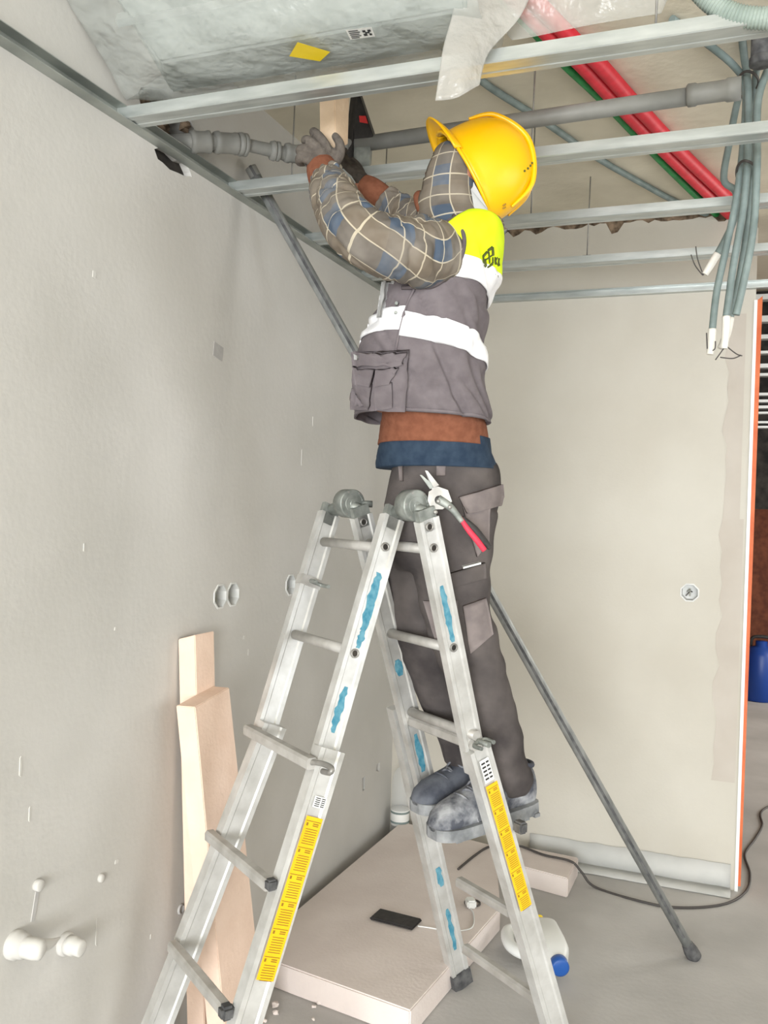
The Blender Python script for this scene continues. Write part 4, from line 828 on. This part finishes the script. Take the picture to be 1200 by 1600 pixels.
ink(((0.862,-1.799,2.024), (0.863,-1.799,2.024), (0.864,-1.799,2.007), (0.862,-1.799,2.007))); ink(((0.863,-1.799,2.017), (0.864,-1.798,2.024), (0.865,-1.798,2.023), (0.864,-1.799,2.014))); ink(((0.863,-1.799,2.017), (0.864,-1.798,2.017), (0.866,-1.798,2.007), (0.865,-1.798,2.007)))
for x in (772, 774, 776): applique('emblem_stroke', ((0.857,-1.802,1.99), (0.859,-1.801,1.99), (0.859,-1.801,1.985), (0.857,-1.802,1.985)) if x == 772 else (((0.86,-1.8,1.988), (0.861,-1.8,1.988), (0.861,-1.8,1.984), (0.86,-1.8,1.984)) if x == 774 else ((0.862,-1.799,1.987), (0.864,-1.799,1.987), (0.864,-1.799,1.983), (0.863,-1.799,1.983))), vv, 'logo_ink', vest, .0044, 2, 2)
# --- plaid shirt: sleeves and hood
def wr_s(L, th, c):
    e = min(1, max(0, (L - .06) / .1)); k = noise.noise(Vector((L * 17 + .8 * math.sin(th), math.cos(th) * 1.1, math.sin(th) * 1.1))); k2 = noise.noise(Vector((L * 34 - .7 * math.cos(th), math.cos(th) * 1.6 + 4, math.sin(th) * 1.6)))
    return e * (.005 * k - .0065 * math.exp(-(k / .16) ** 2) - .0022 * math.exp(-(k2 / .15) ** 2) + .004)
def limb(name, tps, material, parent, n=80, seg=48, wr=None):
    return tube(name, [t[0] for t in tps], [t[1] for t in tps], material, parent, n, seg, wr)
SL_L = [((0.758,-1.795,2.06),0.0262), ((0.765,-1.836,2.042),0.0486), ((0.756,-1.872,2.026),0.0661), ((0.729,-1.914,2.015),0.0734), ((0.691,-1.971,2.01),0.0692), ((0.648,-2.02,2.016),0.0614), ((0.595,-2.007,2.059),0.0570), ((0.534,-1.944,2.131),0.0509), ((0.484,-1.877,2.194),0.0441), ((0.466,-1.852,2.221),0.0388)]
SL_R = [((0.712,-1.62,2.106),0.0571), ((0.648,-1.59,2.145),0.0649), ((0.585,-1.571,2.195),0.0561), ((0.537,-1.568,2.236),0.0416), ((0.501,-1.57,2.265),0.0351)]
limb('plaid_sleeve', SL_L, 'plaid', pn, 150, 72, wr_s)
limb('plaid_sleeve', SL_R, 'plaid', pn, 50, 40, wr_s)
limb('sweater_cuff', [((0.475,-1.864,2.201),0.0371), ((0.459,-1.849,2.224),0.0404), ((0.445,-1.838,2.249),0.0377), ((0.438,-1.83,2.267),0.0333)], 'sweater', sweater, 16, 32)
limb('sweater_cuff', [((0.508,-1.568,2.259),0.0284), ((0.485,-1.576,2.276),0.0309), ((0.461,-1.58,2.294),0.0293), ((0.443,-1.581,2.307),0.0235)], 'sweater', sweater, 16, 28)
HR = [((0.76,-1.741,2.09),0.0836,0.1150), ((0.747,-1.746,2.116),0.0843,0.1080), ((0.737,-1.749,2.147),0.0791,0.0960), ((0.735,-1.752,2.187),0.0723,0.0880), ((0.738,-1.753,2.228),0.0678,0.0850), ((0.746,-1.755,2.265),0.0602,0.0760), ((0.749,-1.754,2.286),0.0527,0.0560), ((0.749,-1.754,2.299),0.0401,0.0300)]
hr = rows_loft(HR, 6, 2.1, 56, lambda p: .004 * noise.noise(p * 22) + .003 * noise.noise(Vector((p.x * 8, p.y * 8, p.z * 45))))
vs = [v for r in hr for v in r]; fs, uv = [], []; nS = 56
for i, r in enumerate(hr):
    for j in range(nS): uv.append((TAU * j / nS * .085, vs[i * nS].z))
for i in range(len(hr) - 1):
    for j in range(nS):
        f = i / (len(hr) - 1); t = (j + .5) / nS * 360
        if .30 < f < .93 and abs(t - 180) < 10 + 22 * math.sin((f - .3) / .63 * math.pi): continue
        k = (j + 1) % nS; fs.append((i * nS + j, i * nS + k, (i + 1) * nS + k, (i + 1) * nS + j))
hood = pyd('plaid_hood', vs, fs, 'plaid', pn); set_uv(hood, uv, nS)
md = hood.modifiers.new('t', 'SOLIDIFY'); md.thickness = .005; md.offset = -1
tube('hood_fold', [(0.792,-1.841,2.09), (0.822,-1.814,2.108), (0.833,-1.745,2.124), (0.83,-1.682,2.135), (0.795,-1.62,2.159)], [.012, .018, .018, .016, .010], 'plaid', hood, 40, 16, lambda L, th, c: .005 * noise.noise(c * 40))
tube('hood_fold', [(0.822,-1.814,2.084), (0.839,-1.764,2.097), (0.841,-1.71,2.104), (0.854,-1.705,2.114), (0.861,-1.702,2.117)], [.008, .014, .013, .008, .002], 'plaid', hood, 30, 14, lambda L, th, c: .003 * noise.noise(c * 50))
# --- body under the clothes: one continuous skin
hc = Vector((0.777,-1.739,2.232)); cd = (BK * .57 + UB * .82).normalized(); fd = (BK * -.82 + UB * .57).normalized()
hd_ = [ellipsoid_geo(hc, LF * .070, fd * .080, cd * .100), ellipsoid_geo(hc - cd * .055 + fd * .03, LF * .055, fd * .055, cd * .06), ellipsoid_geo(hc + fd * .080 - cd * .012, LF * .013, fd * .014, cd * .024), ellipsoid_geo(hc - cd * .088 + fd * .045, LF * .03, fd * .028, cd * .022),
       ellipsoid_geo(hc + LF * .074 - cd * .01, LF * .010, fd * .018, cd * .03), ellipsoid_geo(hc - LF * .074 - cd * .01, LF * .010, fd * .018, cd * .03)]
def shrink(tps, k): return tube_geo([t[0] for t in tps], [t[1] * k for t in tps], 30, 20)
torso = rows_loft([(tuple(Vector(r[0]) + BK * .012), r[1] * .74, r[2] * .84) for r in VR[1:9]], 3, 2.3, 32)
torso2 = rows_loft([((0.654,-1.582,1.711),0.1059,0.1400), ((0.646,-1.538,1.617),0.1104,0.1400), ((0.662,-1.5,1.518),0.1220,0.1400), ((0.651,-1.495,1.383),0.1098,0.1350)], 4, 2.3, 32)
def thin(rings, k): return [[Vector(p) * k + (sum(r, Vector()) / len(r)) * (1 - k) for p in r] for r in rings]
neck = tube_geo([hc - cd * .05 - fd * .02, Vector((0.77,-1.737,2.126)), Vector((0.769,-1.727,2.069))], [.055, .055, .06], 12, 20)
wrist_L = tube_geo([Vector((0.473,-1.86,2.202)), Vector((0.442,-1.828,2.265)), Vector((0.439,-1.829,2.283))], [.026, .024, .02], 10, 16)
wrist_R = tube_geo([Vector((0.508,-1.568,2.262)), Vector((0.449,-1.579,2.302)), Vector((0.433,-1.585,2.317))], [.026, .024, .02], 10, 16)
body = remeshed('body', hd_ + [neck, loft_geo(torso), loft_geo(torso2), shrink(SL_L, .72), shrink(SL_R, .78), wrist_L, wrist_R, loft_geo(thin(legN, .8)), loft_geo(thin(legF, .8))], .009, 'skin', pn, 4)
for s_ in (-1, 1):
    e = hc + fd * .066 + cd * .012 + LF * .03 * s_
    ey = pyd('eye', *ellipsoid_geo(e, LF * .012, fd * .012, cd * .011, 14, 10), 'eye_white', body)
    pyd('iris', *ellipsoid_geo(e + fd * .0095, LF * .0055, fd * .003, cd * .0055, 12, 8), 'black_plastic', ey)
tube('mouth', [hc + fd * .082 - cd * .05 + LF * -.022, hc + fd * .088 - cd * .049, hc + fd * .082 - cd * .05 + LF * .022], [.002, .0045, .002], 'sweater', body, 10, 8)
tube('sweater_collar', [(0.711,-1.824,2.119), (0.684,-1.801,2.149), (0.669,-1.78,2.184), (0.668,-1.754,2.165), (0.676,-1.719,2.154)], [.010, .014, .015, .014, .010], 'sweater', sweater, 24, 14)
# --- hard hat
nh, fh = (BK * .869 + UB * .495).normalized(), (BK * -.495 + UB * .869).normalized(); h0 = Vector((0.782,-1.742,2.238))
def hat(th, h, off=0.0):
    rho = max(0.0, 1 - h ** 2.35) ** (1 / 2.35) if h > 0 else 1.0 - .0 * h
    lx = .112 if math.cos(th) > 0 else .122
    return h0 + fh * ((lx + off) * math.cos(th) * rho) + LF * ((.095 + off) * math.sin(th) * rho) + nh * ((.142 + off) * h)
rows = []
for i in range(25):
    h = -.16 + 1.16 * (1 - (1 - i / 24) ** 1.6); h = min(h, 1.0)
    rows.append([hat(TAU * j / 64, h, .004 if i == 0 else 0) for j in range(65)])
hh = sheet('hard_hat', rows, 'helmet', pn, .0035)
vr = []
for i in range(7):
    u = i / 6; row = []
    for j in range(33):
        t = R(-72) + R(144) * j / 32; ext = .040 * max(0.0, math.cos(t * 1.2)) ** .7 + .006
        row.append(hat(t, -.10) + (fh * math.cos(t) + LF * math.sin(t) * .5).normalized() * ext * u - nh * (.016 * u * u + .002))
    vr.append(row)
sheet('visor', vr, 'helmet', hh, .004)
rim = [hat(TAU * j / 48, -.16, .006) for j in range(49)]
tube('rim', rim, .0042, 'helmet', hh, 96, 8)
def ridge(off_t, w_, r_):
    return tube('crown_ridge', [hat(0, .35, -.002) + LF * off_t, hat(0, .75, .0) + LF * off_t, h0 + nh * .144 + LF * off_t, hat(math.pi, .75, .0) + LF * off_t, hat(math.pi, .25, -.002) + LF * off_t], [.003, .006, .007, .006, .003], 'helmet', hh, 50, 14)
ridge(0.0, 0, 0); ridge(.030, 0, 0); ridge(-.030, 0, 0)
for k, h in enumerate((.90, .85, .79, .72, .64)):
    p = hat(R(140 - k * 2), h, .001); pyd('vent', *ellipsoid_geo(p, LF * .002, fh * .0028, nh * .0028, 10, 6), 'logo_ink', hh)
mk = hat(R(152), .10, .0012)
for k in range(3): pyd('marking', *ellipsoid_geo(mk + fh * (.006 * k - .006) + nh * .004 * (k % 2), LF * .001, fh * .0022, nh * .005, 8, 6), 'print_dark', hh)
pyd('visor_lug', *ellipsoid_geo(hat(R(52), -.14, .006), LF * .008, fh * .008, nh * .009, 14, 10), 'helmet', hh)
hexa('ear_strap', [(0.81,-1.833,2.167), (0.837,-1.824,2.134), (0.835,-1.817,2.136), (0.809,-1.827,2.169)], [(0.812,-1.832,2.187), (0.843,-1.821,2.128), (0.842,-1.814,2.131), (0.811,-1.826,2.189)], 'strap', hh)
hexa('ear_pad', [(0.806,-1.83,2.172), (0.816,-1.826,2.118), (0.813,-1.817,2.121), (0.804,-1.82,2.175)], [(0.814,-1.827,2.183), (0.845,-1.815,2.122), (0.843,-1.806,2.125), (0.811,-1.817,2.187)], 'strap', hh)
# --- gloves
def glove(name, wrist, knuckles, fingers, thumb, r, material):
    wv = Vector(wrist); geos = []
    for kn in knuckles: geos.append(tube_geo([wv + (Vector(kn) - wv) * .0, wv.lerp(Vector(kn), .5), Vector(kn)], [.020, .0165, .0125], 10, 14)); 
    for ch_ in fingers:
        P = [Vector(p) for p in ch_]; geos.append(tube_geo(P, [r * 1.12] + [r] * (len(P) - 2) + [r * .82], 16, 12)); geos.append(ellipsoid_geo(P[-1], (r * .82, 0, 0), (0, r * .82, 0), (0, 0, r * .82), 10, 8))
    P = [Vector(p) for p in thumb]; geos.append(tube_geo(P, [r * 1.5, r * 1.2, r * 1.05, r * .9][:len(P)], 16, 12)); geos.append(ellipsoid_geo(P[-1], (r * .9, 0, 0), (0, r * .9, 0), (0, 0, r * .9), 10, 8))
    return remeshed(name, geos, .0032, material, pn, 2)
gl = glove('glove', (0.446,-1.827,2.259), [(0.462,-1.847,2.3), (0.449,-1.863,2.293), (0.432,-1.869,2.283), (0.417,-1.87,2.27)],
      [[(0.46,-1.848,2.297), (0.448,-1.863,2.317), (0.427,-1.855,2.334), (0.42,-1.825,2.335)], [(0.446,-1.864,2.29), (0.43,-1.875,2.305), (0.409,-1.861,2.314), (0.406,-1.831,2.313)], [(0.431,-1.87,2.28), (0.415,-1.881,2.287), (0.398,-1.866,2.288), (0.397,-1.834,2.291)], [(0.415,-1.87,2.268), (0.404,-1.875,2.27), (0.394,-1.857,2.267), (0.399,-1.834,2.273)]],
      [(0.467,-1.829,2.264), (0.486,-1.833,2.285), (0.487,-1.837,2.307), (0.475,-1.836,2.325)], .0105, 'glove')
glove('glove', (0.449,-1.579,2.304), [(0.427,-1.598,2.326), (0.419,-1.595,2.338), (0.41,-1.588,2.352), (0.404,-1.579,2.364)],
      [[(0.427,-1.598,2.326), (0.416,-1.618,2.334), (0.402,-1.612,2.35), (0.397,-1.593,2.368)], [(0.419,-1.595,2.338), (0.407,-1.616,2.345), (0.395,-1.61,2.362), (0.391,-1.59,2.38)], [(0.41,-1.588,2.352), (0.398,-1.608,2.359), (0.388,-1.602,2.376), (0.384,-1.582,2.394)], [(0.404,-1.579,2.364), (0.392,-1.595,2.373), (0.383,-1.587,2.389), (0.383,-1.571,2.403)]],
      [(0.434,-1.569,2.323), (0.421,-1.557,2.352), (0.409,-1.556,2.37), (0.401,-1.564,2.378)], .0095, 'glove_dark')
tube('glove_hem', [(0.395,-1.867,2.288), (0.41,-1.856,2.258), (0.423,-1.846,2.242), (0.429,-1.839,2.235)], .0018, 'black_plastic', gl, 20, 6)
# --- boots
def boot(heel, toe, material, s=1.0):
    heel, toe = Vector(heel), Vector(toe); x = (toe - heel); Lg = x.length; x.normalize(); z = Vector((0, 0, 1)); z = (z - x * z.dot(x)).normalized(); y = z.cross(x)
    def pt(a, b, c): return heel + x * (a * Lg / .30) + y * b * s + z * c * s
    def ring(a, z0, z1, w, k=22):
        return [pt(a, w * math.copysign(abs(math.cos(t)) ** .75, math.cos(t)), (z0 + z1) / 2 + (z1 - z0) / 2 * math.sin(t)) for t in [TAU * i / k for i in range(k)]]
    st = [(-.002, .02, .085, .018), (.008, .012, .108, .030), (.035, .012, .135, .037), (.075, .012, .145, .039), (.11, .012, .132, .040), (.14, .012, .112, .042), (.18, .012, .092, .046), (.22, .012, .080, .048), (.255, .012, .070, .046), (.28, .012, .058, .038), (.295, .014, .044, .026), (.302, .018, .034, .012)]
    bt_ = pyd('boot', *loft_geo([ring(*q) for q in st]), material, pn)
    out = [(a, w + .005) for a, _, _, w in st]; P = [pt(a, w, 0) for a, w in out] + [pt(a, -w, 0) for a, w in reversed(out)]
    so = hexa('sole', P, [p + z * .026 * s for p in P], 'boot_sole', bt_)
    for k in range(8):
        a = .02 + k * .034; q = [pt(a - .008, sd * .043, .0) for sd in (-1, 1)] + [pt(a + .008, sd * .043, .0) for sd in (1, -1)]
        hexa('tread', [v - z * .006 for v in q], [v + z * .004 for v in q], 'boot_sole', so)
    tube('collar', [pt(.03, -.036, .118), pt(.004, 0, .112), pt(.03, .036, .118), pt(.08, .042, .132)], .007, 'boot_dark', bt_, 20, 8)
    for k in range(4):
        a = .115 + .022 * k; h = .134 - .016 * k
        tube('lace', [pt(a, -.028, h - .012), pt(a + .01, 0, h + .006), pt(a, .028, h - .012)], .0035, 'lace', bt_, 12, 8)
        tube('lace', [pt(a, .028, h - .012), pt(a + .02, -.0, h + .004), pt(a + .022, -.028, h - .024)], .003, 'lace', bt_, 12, 8)
    applique_pts = [pt(.17, .047, .03), pt(.21, .05, .03), pt(.21, .046, .055), pt(.17, .044, .055)]
    tube('toe_seam', [pt(.205, -.047, .03), pt(.215, -.03, .072), pt(.22, 0, .082), pt(.215, .03, .072), pt(.205, .047, .03)], .0025, material, bt_, 24, 8)
    tube('bow', [pt(.12, 0, .14), pt(.125, .02, .16), pt(.135, .03, .14), pt(.12, 0, .138), pt(.13, -.02, .16), pt(.14, -.03, .14), pt(.12, 0, .14)], .003, 'lace', bt_, 30, 8)
    return bt_
boot((.885, -1.317, .648), (.690, -1.588, .622), 'boot', 1.15)
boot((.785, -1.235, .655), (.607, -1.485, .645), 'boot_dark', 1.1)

# ------------------------------------------------------------------ tin snips hooked in the pocket
sn = thing('tin_snips', 'metal tin snips with a red handle hooked on the trouser pocket', 'snips', (0.827,-1.653,1.366))
hexa('jaw', [(0.703,-1.72,1.501), (0.714,-1.716,1.51), (0.713,-1.711,1.51), (0.702,-1.715,1.501)], [(0.685,-1.727,1.549), (0.689,-1.725,1.546), (0.688,-1.72,1.546), (0.683,-1.722,1.549)], 'steel', sn)
hexa('jaw', [(0.699,-1.727,1.506), (0.71,-1.723,1.513), (0.709,-1.718,1.513), (0.697,-1.722,1.507)], [(0.675,-1.736,1.539), (0.679,-1.734,1.539), (0.678,-1.729,1.539), (0.674,-1.731,1.539)], 'hinge_metal', sn)
hexa('jaw', [(0.708,-1.729,1.51), (0.72,-1.724,1.516), (0.719,-1.721,1.516), (0.706,-1.725,1.51)], [(0.688,-1.736,1.55), (0.694,-1.734,1.549), (0.692,-1.73,1.549), (0.687,-1.733,1.55)], 'steel', sn)
hexa('head_plate', [(0.698,-1.733,1.5), (0.717,-1.725,1.513), (0.74,-1.717,1.505), (0.75,-1.713,1.478), (0.73,-1.721,1.459), (0.705,-1.731,1.458), (0.696,-1.734,1.479)], [(0.694,-1.722,1.5), (0.714,-1.714,1.513), (0.737,-1.705,1.505), (0.746,-1.702,1.478), (0.727,-1.71,1.459), (0.701,-1.719,1.458), (0.692,-1.723,1.479)], 'steel', sn)
lathe('pivot_washer', (0.721,-1.725,1.481), -CF, [(0, .010), (.002, .010), (.003, .008)], 'black_plastic', sn, 18)
for p in ((0.721,-1.729,1.478), (0.747,-1.719,1.465), (0.715,-1.731,1.452)): lathe('bolt', p, -CF, [(0, .0055), (.003, .0055), (.005, .003)], 'steel', sn, 12)
tube('handle_shank', [(0.719,-1.728,1.483), (0.748,-1.717,1.464), (0.774,-1.705,1.431)], [.011, .009, .006], 'hinge_metal', sn, 14, 10, squash=.5)
tube('red_handle', [(0.768,-1.707,1.442), (0.787,-1.694,1.412), (0.807,-1.682,1.386), (0.822,-1.671,1.364)], [.0052, .007, .0075, .007], 'red_grip', sn, 20, 12, squash=.7)
tube('dark_handle', [(0.771,-1.697,1.442), (0.797,-1.683,1.415), (0.817,-1.669,1.388), (0.833,-1.659,1.369)], [.0052, .009, .0095, .006], 'black_plastic', sn, 20, 12, squash=.7)
